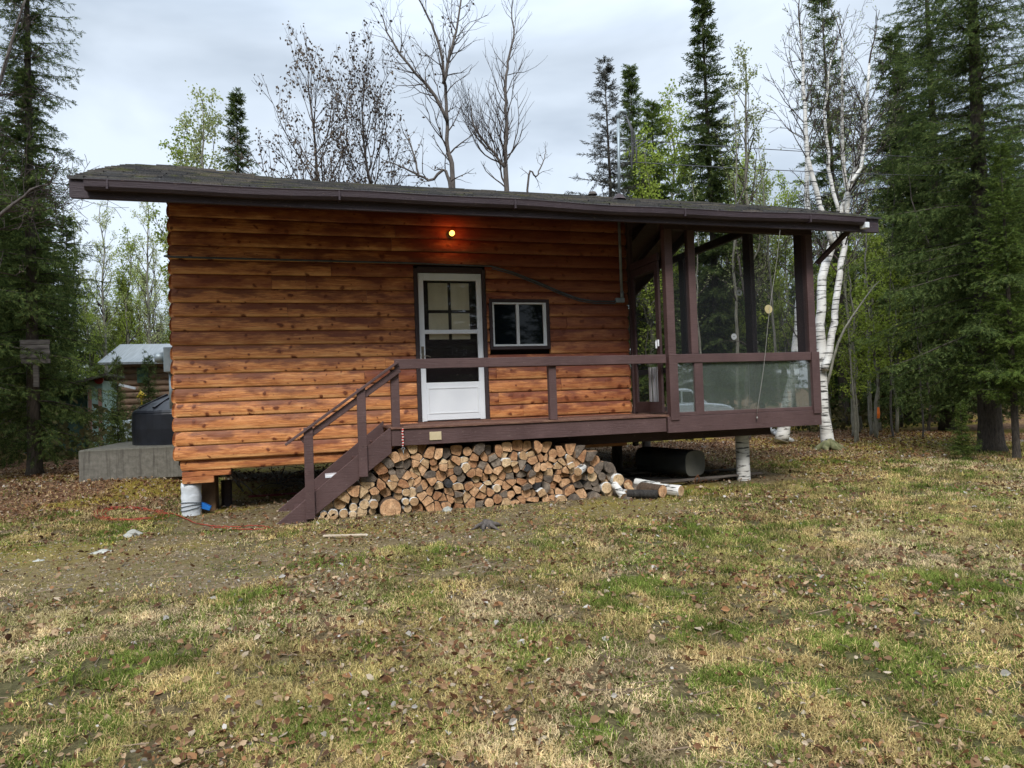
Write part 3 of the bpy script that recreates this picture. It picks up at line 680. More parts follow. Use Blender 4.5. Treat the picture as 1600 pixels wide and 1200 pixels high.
q = MB(); x = at(629, 672, YF-.03).x; pts = [(x+.004*math.sin(i*1.7), YF-.03, 1.16-.02*i) for i in range(12)]; q.tube(pts, [.010+.004*(i % 2) for i in range(12)], 7)
t_ = NT('striped_bungee'); w = t_.n('ShaderNodeTexWave', {'Vector': t_.co(), 'Scale': 9.0}, bands_direction='Z').outputs[0]; t_.set(t_.ramp(w, [(.6, (.35, .015, .012)), (.72, (.6, .55, .5))]), .6)
bg = q.build('bungee_strap', t_.m, None, smooth=True, tg=('red and white bungee strap hanging from the left end of the deck', 'strap'))
q = MB(); q.tube([(x, YF-.03, .94+.0), (x+.02, YF-.03, .915), (x, YF-.03, .89), (x-.02, YF-.03, .915), (x, YF-.03, .94)], .005, 6); q.tube([(x, YF-.03, .89), (x+.004, YF-.03, .84)], .004, 6); q.build('hook', M['steel'], bg, smooth=True)

# ------------------------------------------------------------ stairs
st = thing('staircase', 'brown painted wooden stairs with handrail leading up to the deck from the left', 'stairs', (.1, 8.7, .08))
def st2(y): return [(a.x, a.z) for a in (at(*p, YF-.02) for p in ((611, 667), (416, 833), (480, 820), (494, 804), (560, 750), (611, 708)))]
poly = st2(0); poly[0] = (.855, poly[0][1]); poly[-1] = (.855, poly[-1][1])
MB().prism(poly, YF-.02, YF+.025).build('stringer', M['brown'], st, bevel=.004)
MB().prism([(a, b+.05) for a, b in poly], YW-.17, YW-.125).build('stringer', M['brown'], st, bevel=.004)
x0, z0 = poly[0]; x1, z1 = poly[1]; sl = (z0-z1)/(x0-x1)
for k in range(1, 6):
    z = DZ-.192*k; xe = x0+(z+.03-z0)/sl
    MB().box(xe+.02, xe+.285, YF+.03, YW-.18, z-.04, z).build('tread', M['brown'], st, bevel=.005)
for px0, px1, py0, py1 in ((476, 491, 668, 812), (559, 573, 607, 746)):
    a = at(px0, (py0+py1)/2, YF-.06); MB().box(a.x, a.x+.105, YF-.062, YF-.022, at(px0, py1, YF-.05).z, at(px0, py0, YF-.05).z).build('rail_post', M['brown'], st, bevel=.004)
ha, hb = at(621, 566, YF-.02), at(446, 695, YF-.02)
up = (ha-hb).normalized().cross(Vector((0, -1, 0))); up = up if up.z > 0 else -up
MB().beam(hb, ha, .14, .03, up=up).build('handrail', M['brown'], st, bevel=.004)
ha, hb = at(624, 577, YF-.02), at(471, 689, YF-.02); MB().beam(hb, ha+Vector((.0, 0, 0)), .038, .075, up=up).build('rail_support', M['brown'], st, bevel=.004)
# ------------------------------------------------------------ red cord
redm = simple('red_cord', (.20, .025, .014), (.32, .045, .02), 8, .5, bd=0)
def cord(name, P, r, label, jit=0, n=140, grd=True, seed=1, cat='cord'):
    rr = random.Random(seed); P = [Vector(p) for p in P]; out = []; k = len(P)-1
    for i in range(n+1):
        t = i/n*k; a = min(int(t), k-1); f = t-a
        p0, p1, p2, p3 = P[max(a-1, 0)], P[a], P[a+1], P[min(a+2, k)]
        q = .5*((2*p1)+(p2-p0)*f+(2*p0-5*p1+4*p2-p3)*f*f+(3*p1-p0-3*p2+p3)*f*f*f)
        if grd: q.z = Gf(q.x, q.y)+r+.004+jit*rr.random()
        out.append(q)
    return MB().tube(out, r, 6).build(name, redm, None, smooth=True, tg=(label, cat))
def g2(px, py, h=1.38):
    r = R_ @ np.array([px-W2, py-H2, FPX]); r = r*(-h/r[2]); return Vector((r[0], r[1], 0))
rr = random.Random(8); P = []
for k in range(7):
    cx = 250-k*5; 
    for t in np.linspace(0, 2*math.pi, 9)[:-1]:
        P.append(g2(cx-20+(48+6*rr.random())*math.cos(t)+(-25 if k < 3 else 0), 813+(7+3*rr.random())*math.sin(t)-.02*(cx), 1.38))
cord('extension_cord', P, .005, 'tangled red cord lying in loops on the earth left of the white pier', .02, 330, seed=3)
P = [g2(x, y) for x, y in ((262, 800), (240, 808), (265, 806), (285, 812), (305, 820), (330, 825), (370, 826), (400, 824), (425, 826), (410, 828), (370, 829), (330, 827))]
cord('extension_cord', P, .006, 'red cord stretched over the earth between the white pier and the stairs', .01, 120, seed=5)
P = []
for k in range(1, 6):
    z = DZ-.192*k+.008; xe = x0+(z+.03-z0)/sl
    for j in range(5): P.append((xe+.05+.2*rr.random(), YF+.08+.28*rr.random(), z+.012*rr.random()))
    P.append((xe+.02, YF+.06, z+.005)); P.append((xe+.005, YF+.06, z-.1))
cord('extension_cord', P, .005, 'red cord trailing down over the stair treads', 0, 260, grd=False)
MB().box(poly[0][0]-.78, poly[0][0]-.60, YF+.12, YF+.42, DZ-.192*3+.002, DZ-.192*3+.03).build('paper_pad', M['white'], None, .003, tg=('folded white paper lying on a stair tread', 'paper'))

# ------------------------------------------------------------ screened porch
po = thing('screened_porch', 'brown screened porch with tall open screens at the right end of the cabin', 'porch', (5.8, 11, 1.0))
ZR0, ZR1, ZT = 1.885, 2.005, 3.74
XP = 7.10
MB().box(4.60, XP+.02, YF-.025, YF+.03, .93, 1.152).build('rim_board', M['brown'], po, bevel=.004)
MB().box(XP-.02, XP+.02, YF+.035, YB, .93, 1.16).build('rim_board', M['brown'], po, bevel=.004)
MB().box(4.6, XP-.025, YF+.035, YB, 1.12, 1.178).build('floor', M['deck'], po)
def post(x0, x1, y0, y1, z0, z1, m='brown'): return MB().box(x0, x1, y0, y1, z0, z1).build('post', M[m], po, bevel=.004)
cx0 = at(1042, 500, YF).x; cx1 = at(1054, 500, YF).x
post(cx0, cx1, YF-.01, YF+.09, 1.155, ZT); MB().box(cx0-.012, cx1+.0, YF-.04, YF-.012, 1.10, ZR1+.003).build('corner_board', M['brown'], po, bevel=.003)
mx0 = at(1079, 500, YF).x; mx1 = at(1090, 500, YF).x
post(mx0, mx1, YF+.0, YF+.09, ZR1+.002, ZT); post(mx0+.02, mx1+.04, YF-.02, YF+.07, 1.155, ZR0-.002)
rx0 = at(1263, 500, YF).x
post(rx0, XP, YF-.01, YF+.09, 1.155, ZT); MB().box(rx0-.0, XP+.012, YF-.045, YF-.012, 1.10, ZR1).build('corner_board', M['brown'], po, bevel=.003)
MB().box(cx1+.002, rx0-.002, YF-.03, YF+.06, ZR0, ZR1).build('rail', M['brown'], po, bevel=.004)
MB().box(cx1+.002, rx0-.002, YF-.015, YF+.04, 1.155, 1.205).build('sill', M['brown'], po, bevel=.003)
MB().box(cx0, XP, YF-.008, YF+.092, ZT+.002, 3.86).build('header', M['brown_d'], po)
def sheet(x0, x1, y, z0, z1, m, name): return MB().box(x0, x1, y, y+.004, z0, z1).build(name, M[m], po)
sheet(cx1, mx0, YF+.03, ZR1, ZT, 'screen', 'screen'); sheet(mx1, rx0, YF+.03, ZR1, ZT, 'screen', 'screen')
sheet(cx1, mx0+.02, YF+.01, 1.205, ZR0, 'panel', 'clear_panel'); sheet(mx1+.04, rx0, YF+.01, 1.205, ZR0, 'panel', 'clear_panel')
# right side of the porch
zb = 4.08
for px in (1175, 1072):
    th = math.atan((px-800)/FPX)+math.radians(16.26); y = 6.98/math.tan(th)
    post(6.96, 7.05, y-.09, y+.09, 1.18, zb, 'brown_d')
post(6.96, 7.05, YB-.1, YB, 1.18, zb, 'brown_d')
post(rx0+.02, XP-.04, YF+.095, YF+.28, 1.18, 3.85, 'brown_d')
MB().box(6.97, 7.04, YF+.3, YB-.1, zb+.002, zb+.13).build('side_header', M['brown_d'], po)
MB().box(6.97, 7.06, YF+.3, YB-.1, ZR0, ZR1-.01).build('side_rail', M['brown_d'], po)
MB().box(6.99, 6.994, YF+.28, YB-.1, ZR1, zb).build('side_screen', M['screen'], po)
MB().box(6.99, 6.994, YF+.28, YB-.1, 1.2, ZR0).build('side_panel', M['screen'], po)
# back of the porch
MB().box(4.6, 6.95, YB-.08, YB-.02, ZR0, ZR1).build('back_rail', M['brown_d'], po)
MB().box(4.6, 6.95, YB-.08, YB-.02, zb-.1, zb).build('back_header', M['brown_d'], po)
MB().box(4.6, 6.95, YB-.05, YB-.046, ZR1, zb-.1).build('back_screen', M['screen'], po)
post(5.75, 5.85, YB-.09, YB-.01, 1.18, zb-.1, 'brown_d')
# partition between deck and porch, with its screen door
xp = 4.60
post(xp-.02, xp+.05, YW-.11, YW-.065, 1.185, 4.2, 'brown_d')
MB().box(xp-.01, xp+.03, YF+.1, YW-.12, 3.33, 3.43).build('door_header', M['brown_d'], po)
MB().box(xp+.008, xp+.012, YF+.1, YW-.12, 3.44, 3.95).build('transom_screen', M['screen'], po)
dq = MB()
for y0, y1, z0, z1 in ((YF+.11, YF+.21, 1.20, 3.32), (YW-.21, YW-.125, 1.20, 3.32), (YF+.21, YW-.21, 3.22, 3.32), (YF+.21, YW-.21, 1.92, 2.02), (YF+.21, YW-.21, 1.2, 1.36)): dq.box(xp-.004, xp+.03, y0, y1, z0, z1)
sd = dq.build('screen_door', M['brown_d'], po, bevel=.003)
MB().box(xp+.010, xp+.014, YF+.2, YW-.2, 1.35, 3.23).build('screen', M['screen'], sd)
q = MB(); hz = at(1023, 537, 8.45).z; q.tube([(xp-.03, YF+.18, hz), (xp-.05, YF+.14, hz+.02), (xp-.045, YF+.14, hz-.07)], .012, 8); q.box(xp-.025, xp-.005, YF+.13, YF+.2, hz-.04, hz+.05); q.build('handle', M['whitemetal'], sd, bevel=.003)
# brace to the eave
A_ = at(1276, 412, YF); B_ = at(1326, 360, YE+.15)
MB().beam(A_, B_, .06, .07, up=(0, -1, 0)).build('eave_brace', M['brown_d'], po, bevel=.004)
# things in the porch
def disc(px, py, Y, r, mat, label, hole=.3, name='disc'):
    c = at(px, py, Y); m = MB(); n = 28; vs = []; 
    for y in (0, .008):
        for R in (r*hole, r):
            for k in range(n): vs.append((c.x+R*math.cos(2*math.pi*k/n), c.y+y, c.z+R*math.sin(2*math.pi*k/n)))
    fs = []
    for k in range(n):
        j = (k+1) % n; fs += [(k, j, n+j, n+k)[::-1], (2*n+k, 2*n+j, 3*n+j, 3*n+k), (n+k, n+j, 3*n+j, 3*n+k), (k, 2*n+k, 2*n+j, j)]
    m.add(vs, fs); return m.build(name, mat, None, tg=(label, 'disc'))
whm = simple('white_plastic', (.5, .52, .53), (.62, .64, .65), 5, .4); yem = simple('yellowed_plastic', (.40, .33, .16), (.52, .44, .24), 9, .5)
disc(1155, 457, YF+.5, .047, whm, 'white ring hanging behind the porch screen', .35, 'hanging_ring'); disc(1147, 526, YF+.5, .047, whm, 'lower white disc hanging behind the porch screen', .2, 'hanging_disc')
disc(1201, 483, YF-.07, .062, yem, 'yellowed round disc threaded on the cord outside the porch screen', .12, 'round_disc')
P0, P1 = at(1219, 356, YE+.0), at(1183, 651, YF-.06); q = MB(); q.tube([P0.lerp(P1, i/12)+Vector((.01*math.sin(i*.9), 0, 0)) for i in range(13)], .0032, 6)
q.tube([P1, P1-Vector((0, 0, .03))], .011, 6)
q.build('pull_cord', simple('grey_cord', (.25, .24, .22), (.38, .36, .33), 9, .8), None, smooth=True, tg=('thin grey cord hanging from the eave in front of the porch screen', 'cord'))
m = MB()
for k in range(14):
    x = 4.95+.022*k; m.box(x, x+.022, 9.9+.025*math.sin(k*1.4), 9.92+.025*math.sin(k*1.4), 1.22, 2.0)
cA = at(999, 600, 9.0); m = MB(); 
for k in range(8):
    y = YF+.35+.03*k; m.box(4.72+.02*math.sin(k*1.7), 4.735+.02*math.sin(k*1.7), y+.1, y+.13, 1.2, 1.86)
m.build('folded_cloth', M['cloth'], None, tg=('pale pleated cloth hanging just inside the porch screen door', 'cloth'))
m = MB(); m.beam((4.78, YF+.28, 1.2), (4.83, YF+.31, 1.86), .05, .015, up=(0, 1, 0)); m.build('white_board', M['whitemetal'], None, tg=('narrow white board leaning inside the porch screen door', 'board'))

# ------------------------------------------------------------ things under the deck
m = MB(); a = at(1058, 738, 8.95)
prof = []
for t in np.linspace(0, 2*math.pi, 24, endpoint=False):
    c, s = math.cos(t), math.sin(t); prof.append((.235*np.sign(c)*abs(c)**.55, .185*np.sign(s)*abs(s)**.62))
c0, c1 = Vector((4.97, 9.65, Gf(5, 9.5)+.30)), Vector((5.33, 8.78, Gf(5.3, 8.9)+.285)); d = (c1-c0).normalized(); sd_ = d.cross(Vector((0, 0, 1))).normalized(); vs = []
for c in (c0, c1): vs += [c+sd_*p+Vector((0, 0, 1))*q for p, q in prof]
n = 24; m.add(vs, [(i, n+i, n+(i+1) % n, (i+1) % n) for i in range(n)], 0); m.add(vs[n:], [tuple(range(n))], 1); m.add(vs[:n], [tuple(range(n-1, -1, -1))], 1)
o = m.build('fuel_tank', [M['drum'], M['drumend']], None, .02, tg=('black rounded fuel tank lying under the porch floor', 'tank')); 
pm = simple('weathered_board', (.035, .028, .022), (.12, .10, .085), 5, .9, (1, 4, 4), .004)
r = random.Random(12)
for k in range(22):
    x = 3.6+r.uniform(0, 2.6); y = r.uniform(8.6, 10.4); a = r.uniform(-.35, .15)+(.4 if k % 3 == 0 else 0); L = r.uniform(.5, 1.2); z = Gf(x, y)+.02+.028*(k % 4)
    d = Vector((math.cos(a), math.sin(a), r.uniform(-.03, .03)))*L
    c = Vector((x, y, z)); o = MB().beam(c-d, c+d, r.uniform(.07, .15), .025).build('loose_board', pm, None, .003, tg=('dark weathered board lying loose on the ground under the porch', 'board', 'loose boards under the porch'))
m = MB(); m.tube([(5.15, 8.5, .17), (5.13, 8.48, .24), (5.17, 8.46, .3), (5.2, 8.48, .24), (5.18, 8.5, .17)], .008, 6); m.build('rusty_chain', simple('rust', (.10, .04, .02), (.22, .09, .04), 9, .9), None, smooth=True, tg=('short rusty chain on the boards in front of the fuel tank', 'chain'))
m = MB(); a = at(993, 692, 8.9); m.tube([(a.x, 8.9, a.z+.08), (a.x, 8.9, a.z)], .004, 5); m.tube([(a.x-.03, 8.9, a.z), (a.x+.03, 8.9, a.z)], .045, 14); m.build('hanging_pulley', M['black'], None, tg=('small black pulley hanging below the deck beam', 'pulley'))
m = MB(); m.beam((-1.0, 10.6, .16), (1.4, 10.6, .16), .08, .05); m.build('red_pipe', simple('dull_red', (.12, .012, .012), (.2, .03, .03), 5, .6), None, .01, tg=('dull red pipe lying under the cabin behind the stairs', 'pipe'))
# tangled roots / brush in the dark below the cabin
m = MB()
for k in range(26):
    p = Vector((r.uniform(-1.2, 1.2), r.uniform(10.6, 12), .15)); d = Vector((r.uniform(-1, 1), r.uniform(-.3, .3), r.uniform(.2, .9))).normalized(); pts = [p]
    for j in range(6): d = (d+Vector((r.uniform(-.5, .5), r.uniform(-.2, .2), r.uniform(-.5, .3)))).normalized(); p = p+d*.16; pts.append(p)
    m.tube(pts, [.014-.002*j for j in range(7)], 4)
m.build('brush_heap', M['bark3'], None, tg=('heap of dry branches in the dark under the cabin', 'branches', None, 'stuff'))

# ------------------------------------------------------------ firewood
def cutface(name, stops, dark):
    t = NT(name); oi = t.n('ShaderNodeObjectInfo').outputs['Random']
    v = t.co(); w = t.n('ShaderNodeTexWave', {'Vector': v, 'Scale': 26.0, 'Distortion': 2.5, 'Detail': 2.0}, wave_type='RINGS', rings_direction='Y').outputs[0]
    f = t.noise(v, 14, 5, .65); k = t.math('ADD', t.math('MULTIPLY', f, .8), t.math('MULTIPLY', w, .12)); k = t.math('ADD', k, t.math('MULTIPLY', t.math('SUBTRACT', oi, .5), .35))
    col = t.ramp(k, [(.25, stops[0]), (.5, stops[1]), (.75, stops[2])]); g = t.noise(v, 5, 4, .6)
    col = t.mix(t.ramp(g, [(.5, 0), (.72, .65)]), col, dark)
    cr = t.noise(t.co((30, 1, 5)), 3, 4, .6, 1); col = t.mix(t.ramp(cr, [(.62, 0), (.68, .8)]), col, (.03, .018, .01))
    k2 = t.noise(v, 45, 4, .7); col = t.mix(1.0, col, t.ramp(k2, [(.3, .6), (.7, 1.35)]), 'MULTIPLY')
    return t.set(col, .9, t.math('ADD', f, t.math('MULTIPLY', k2, .5)), .012)
FC = {'orange': cutface('orange_cut_wood', [(.27, .125, .058), (.47, .265, .135), (.64, .41, .235)], (.15, .08, .045)),
      'pale': cutface('pale_cut_wood', [(.34, .20, .10), (.52, .36, .20), (.64, .48, .30)], (.24, .15, .09)),
      'grey': cutface('grey_cut_wood', [(.09, .07, .055), (.19, .15, .115), (.30, .245, .19)], (.06, .045, .035)),
      'black': cutface('blackened_wood', [(.015, .014, .014), (.035, .034, .035), (.06, .058, .058)], (.012, .011, .011))}
BK = {'orange': barkm('log_bark_brown', (.03, .02, .014), (.13, .085, .055)), 'pale': M['birch'], 'grey': barkm('log_bark_grey', (.05, .04, .032), (.17, .14, .11)), 'black': barkm('log_bark_black', (.012, .01, .01), (.05, .045, .04))}
SPL = barkm('split_side', (.14, .08, .045), (.34, .21, .12), 5)
LAB = {('orange', 0): ('split firewood piece with a fresh orange cut end in the stack', 'orange split firewood'), ('grey', 0): ('split firewood piece with a weathered grey brown cut end in the stack', 'grey split firewood'),
       ('pale', 0): ('split firewood piece with a pale cream cut end in the stack', 'pale split firewood'), ('black', 0): ('split firewood piece with a blackened cut end in the stack', 'blackened split firewood'),
       ('pale', 1): ('small round birch log with white bark in the stack', 'small birch rounds'), ('orange', 1): ('round log with dark bark and orange cut end in the stack', 'orange round logs'), ('grey', 1): ('round log with a weathered grey cut end in the stack', 'grey round logs'), ('black', 1): ('round log with a blackened cut end in the stack', 'blackened round logs')}
def logpiece(poly, barkset, y0, L, kind, rnd, label=None, group=None, tilt=(0, 0), name='firewood_log'):
    cx = sum(p[0] for p in poly)/len(poly); cz = sum(p[1] for p in poly)/len(poly); n = len(poly); m = MB(); vs = []
    for yy, s in ((y0, .955), (y0+.010, 1.0), (y0+L*.5, 1.02), (y0+L, .97)):
        for (a, b) in poly: vs.append((cx+(a-cx)*s+(yy-y0)*tilt[0], yy, cz+(b-cz)*s+(yy-y0)*tilt[1]))
    m.add(vs, [tuple(range(n))], 0)
    for k in range(3):
        for i in range(n):
            mi = 1 if i in barkset else 2
            m.add([vs[k*n+i], vs[(k+1)*n+i], vs[(k+1)*n+(i+1) % n], vs[k*n+(i+1) % n]], [(0, 1, 2, 3)], mi)
    m.add(vs[3*n:], [tuple(range(n-1, -1, -1))], 0)
    lb, gp = LAB[(kind, rnd)] if label is None else (label, group)
    o = m.build(name, [FC[kind], BK[kind], SPL], None, base=(cx+random.uniform(-.03, .03), y0+L/2, cz+random.uniform(-.03, .03)), tg=(lb, 'firewood', gp))
    return o
def clip(poly, mx, mz, nx, nz):
    out = []; n = len(poly)
    for i in range(n):
        a, b = poly[i], poly[(i+1) % n]; da = (a[0]-mx)*nx+(a[1]-mz)*nz; db = (b[0]-mx)*nx+(b[1]-mz)*nz
        if da <= 0: out.append(a)
        if (da < 0) != (db < 0): t = da/(da-db); out.append((a[0]+(b[0]-a[0])*t, a[1]+(b[1]-a[1])*t))
    return out
def circ(cx, cz, r, n=18, e=1.0, j=.03, rr=random): return [(cx+r*math.cos(2*math.pi*k/n)*(1+rr.uniform(-j, j)), cz+r*e*math.sin(2*math.pi*k/n)*(1+rr.uniform(-j, j))) for k in range(n)]
def pile():
    r = random.Random(21); YP = YF+.07
    top = [(500, 806), (535, 782), (565, 763), (590, 738), (612, 722), (630, 706), (660, 699), (700, 704), (735, 702), (780, 700), (820, 696), (850, 697), (885, 700), (925, 712), (945, 722), (965, 748), (985, 758), (1005, 768), (1015, 785)]
    bot = [(1008, 797), (905, 799), (800, 802), (700, 805), (620, 808), (560, 814), (500, 822)]
    P = [(a.x, a.z) for a in (at(*p, YP) for p in top+bot)]
    P = [(x, max(z, Gf(x, YP)-.0)) for x, z in P]
    def inside(x, z):
        c = False; j = len(P)-1
        for i in range(len(P)):
            if (P[i][1] > z) != (P[j][1] > z) and x < (P[j][0]-P[i][0])*(z-P[i][1])/(P[j][1]-P[i][1])+P[i][0]: c = not c
            j = i
        return c
    rounds = []    # (cx,cz,r,kind) fixed large rounds
    for px, py, rad, k, lb in ((610, 795, .132, 'orange', 'largest round log with a three way cracked tan end at the foot of the stack'), (930, 779, .088, 'grey', 'big round log with one straight crack across its end near the right of the stack'), (897, 782, .088, 'grey', 'big grey round log at the stack foot left of the cracked one'), (947, 786, .075, 'grey', 'squat dark round log at the stack foot right of the cracked one'), (765, 786, .062, 'orange', 'round log with a vertical split through its orange end'), (701, 756, .05, 'black', 'round blackened log in the upper left of the stack')):
        a = at(px, py, YP-.04); rounds.append((a.x, a.z, rad, k, lb))
    S = []; zmin = min(p[1] for p in P); zmax = max(p[1] for p in P); xmin = min(p[0] for p in P); xmax = max(p[0] for p in P)
    z = zmin+.05; row = 0
    while z < zmax:
        x = xmin+r.uniform(0, .12)
        while x < xmax:
            q = (x+r.uniform(-.045, .045), z+r.uniform(-.034, .034))
            if inside(*q) and all(math.hypot(q[0]-c[0], q[1]-c[1]) > c[2]+.045 for c in rounds): S.append(q)
            x += r.uniform(.10, .155)
        z += .081; row += 1
    for c in rounds:
        logpiece(circ(c[0], c[1], c[2], 22, 1, .025, r), set(range(22)), YP-.02-r.uniform(0, .05), .42, c[3], 1, c[4])
    for i, s in enumerate(S):
        cell = [(s[0]-.13, s[1]-.1), (s[0]+.13, s[1]-.1), (s[0]+.13, s[1]+.1), (s[0]-.13, s[1]+.1)]
        for j, q in enumerate(S):
            if i == j or abs(q[0]-s[0]) > .3 or abs(q[1]-s[1]) > .25: continue
            dx, dz = q[0]-s[0], q[1]-s[1]; l = math.hypot(dx, dz); cell = clip(cell, (s[0]+q[0])/2, (s[1]+q[1])/2, dx/l, dz/l)
        for c in rounds:
            dx, dz = c[0]-s[0], c[1]-s[1]; l = math.hypot(dx, dz)
            if l < .4: cell = clip(cell, c[0]-dx/l*(c[2]+.003), c[1]-dz/l*(c[2]+.003), dx/l, dz/l)
        gz = Gf(s[0], YP)-.01; cell = clip(cell, 0, gz, 0, -1)
        if len(cell) < 3: continue
        cx = sum(p[0] for p in cell)/len(cell); cz = sum(p[1] for p in cell)/len(cell)
        xr = (cx-xmin)/(xmax-xmin); u = r.random()
        low = (cz-gz) < .27
        if xr > .80: kind = 'pale' if u < .5 else ('grey' if u < .85 else 'orange')
        elif xr < .26 and low: kind = 'pale'
        else: kind = 'orange' if u < .60 else ('grey' if u < .78 else ('pale' if u < .965 else 'black'))
        rnd = 1 if (xr < .26 and low) or r.random() < (.45 if xr > .8 else .06) else 0
        w = max(p[0] for p in cell)-min(p[0] for p in cell); h = max(p[1] for p in cell)-min(p[1] for p in cell)
        yo = YP+r.uniform(-.05, .06)
        if rnd:
            rad = min(w, h)*.47; poly = circ(cx, cz, rad, 16, 1, .03, r); bs = set(range(16))
        else:
            cell = [(cx+(a-cx)*.955, cz+(b-cz)*.955) for a, b in cell]
            # flat split faces, one side an arc of bark
            if r.random() < .55:
                aa = r.uniform(0, 6.28); ww = .5*min(w, h)*r.uniform(.45, .8); cc = clip(cell, cx+math.cos(aa)*ww, cz+math.sin(aa)*ww, math.cos(aa), math.sin(aa))
                if len(cc) >= 3: cell = cc
            ang = r.choice([math.pi/2]*6+[r.uniform(0, 6.28)]*4+[-math.pi/2]); n = len(cell); poly = []; bs = set(); hb_ = max((p[0]-cx)*math.cos(ang)+(p[1]-cz)*math.sin(ang) for p in cell)
            for k in range(n):
                a, b, c = cell[k-1], cell[k], cell[(k+1) % n]
                if (b[0]-cx)*math.cos(ang)+(b[1]-cz)*math.sin(ang) > hb_*.35:
                    q1 = (b[0]+(a[0]-b[0])*.33, b[1]+(a[1]-b[1])*.33); q2 = (b[0]+(c[0]-b[0])*.33, b[1]+(c[1]-b[1])*.33)
                    poly += [q1, (b[0]*.5+(q1[0]+q2[0])*.25, b[1]*.5+(q1[1]+q2[1])*.25), q2]
                else: poly.append((b[0]+r.uniform(-.004, .004), b[1]+r.uniform(-.004, .004)))
            for k in range(len(poly)):
                a, b = poly[k], poly[(k+1) % len(poly)]
                if ((a[0]+b[0])/2-cx)*math.cos(ang)+((a[1]+b[1])/2-cz)*math.sin(ang) > .012: bs.add(k)
        logpiece(poly, bs, yo, r.uniform(.34, .44), kind, rnd, tilt=(r.uniform(-.05, .05), r.uniform(-.02, .02)))
    # extra small birch rounds at the left foot, under the stairs
    for px, py, rad in ((494, 820, .02), (501, 820, .022), (511, 816, .034), (522, 815, .036), (506, 804, .042), (519, 801, .040)):
        a = at(px, py, YP-.03); logpiece(circ(a.x, max(a.z, Gf(a.x, YP)+rad), rad, 14, 1, .03, r), set(range(14)), YP-.06, .4, 'pale', 1)
    # loose top pieces lying over the pile
pile()
def loglying(p0, p1, r0, kind, label, cutm=None):
    p0 = Vector(p0); p1 = Vector(p1); m = MB(); n = 16; d = (p1-p0).normalized(); u = d.orthogonal().normalized(); w = d.cross(u); vs = []
    for t in (0, .02, .5, .98, 1):
        for k in range(n):
            R = r0*(1+random.uniform(-.04, .04))*(.93 if t in (0, 1) else 1); a = 2*math.pi*k/n; vs.append(p0.lerp(p1, t)+u*R*math.cos(a)+w*R*math.sin(a))
    m.add(vs, [(i*n+j, i*n+(j+1) % n, (i+1)*n+(j+1) % n, (i+1)*n+j) for i in range(4) for j in range(n)], 1)
    m.add(vs[:n], [tuple(range(n-1, -1, -1))], 0); m.add(vs[4*n:], [tuple(range(n))], 0)
    return m.build('firewood_log', [FC[kind], BK[kind], SPL], None, tg=(label, 'firewood'))
g = Gf(4.2, 8)
c = at(1063, 784, 7.85); loglying((c.x, c.y-.03, g+.085), (c.x-.17, c.y+.34, g+.085), .072, 'pale', 'rightmost round birch log with a bright cut end beside the stack')
c = at(1035, 783, 7.95); loglying((c.x, c.y-.02, g+.08), (c.x-.12, c.y+.36, g+.085), .085, 'orange', 'cracked orange ended log next to the rightmost birch log')
c = at(1010, 777, 8.1); loglying((c.x+.03, c.y-.25, g+.06), (c.x-.3, c.y-.05, g+.07), .055, 'black', 'blackened log lying on the ground at the right foot of the stack')
c = at(1015, 768, 8.35); loglying((c.x+.12, c.y-.08, g+.09), (c.x-.1, c.y+.22, g+.13), .06, 'pale', 'peeling white birch log lying behind the blackened one')
c = at(988, 765, 8.1); m = MB(); m.beam(at(1000, 783, 8.02), at(978, 755, 8.2), .09, .035, up=(.5, -1, .2)); m.build('firewood_slab', [FC['pale']], None, .006, tg=('pale flat split slab leaning on the right end of the stack', 'firewood'))
loglying(at(975, 776, 8.05), at(960, 757, 8.3), .05, 'pale', 'white birch log slanting down at the right end of the stack')
loglying(at(985, 784, 8.0), at(962, 764, 8.25), .055, 'grey', 'dark mossy log slanting down below the white birch log')
loglying(at(903, 737, 8.18), at(915, 727, 8.5), .058, 'pale', 'round birch log with bright cut end on the upper right slope of the stack')
# kindling board
m = MB(); m.beam(g2(505, 840)+Vector((0, 0, Gf(.3, 7.6)+.02)), g2(574, 838)+Vector((0, 0, Gf(.6, 7.6)+.02)), .035, .02); m.build('stick', simple('bleached_wood', (.3, .24, .17), (.48, .4, .3), 5, .9), None, .004, tg=('bleached split stick lying on the earth in front of the stairs', 'stick'))
def rock(px, py, w, h, label, seed):
    r = random.Random(seed); p = g2(px, py, 1.44); m = MB(); n, k = 10, 4; vs = [(p.x, p.y, Gf(p.x, p.y)+h)]; 
    for j in range(1, k+1):
        for i in range(n):
            a = 2*math.pi*i/n; R = w*math.sin(j/k*math.pi/2)*(1+r.uniform(-.22, .22)); vs.append((p.x+R*math.cos(a), p.y+.7*R*math.sin(a), Gf(p.x, p.y)+h*math.cos(j/k*math.pi/2)*(1+r.uniform(-.2, .2))-.01))
    fs = [(0, 1+i, 1+(i+1) % n) for i in range(n)]+[(1+j*n+i, 1+(j+1)*n+i, 1+(j+1)*n+(i+1) % n, 1+j*n+(i+1) % n) for j in range(k-1) for i in range(n)]
    m.add(vs, fs); m.build('rock', simple('pale_rock', (.20, .20, .17), (.42, .42, .38), 7, .9, bd=.01), None, tg=(label, 'rock'))
rock(207, 846, .095, .075, 'pale grey rock on the earth left of the stairs', 1); rock(160, 872, .10, .03, 'flat pale stone in the lawn nearer than the grey rock', 2); rock(700, 806, .07, .06, 'small grey rock at the foot of the firewood stack', 3)
rock(60, 884, .06, .02, 'small flat stone near the left edge of the lawn', 4)
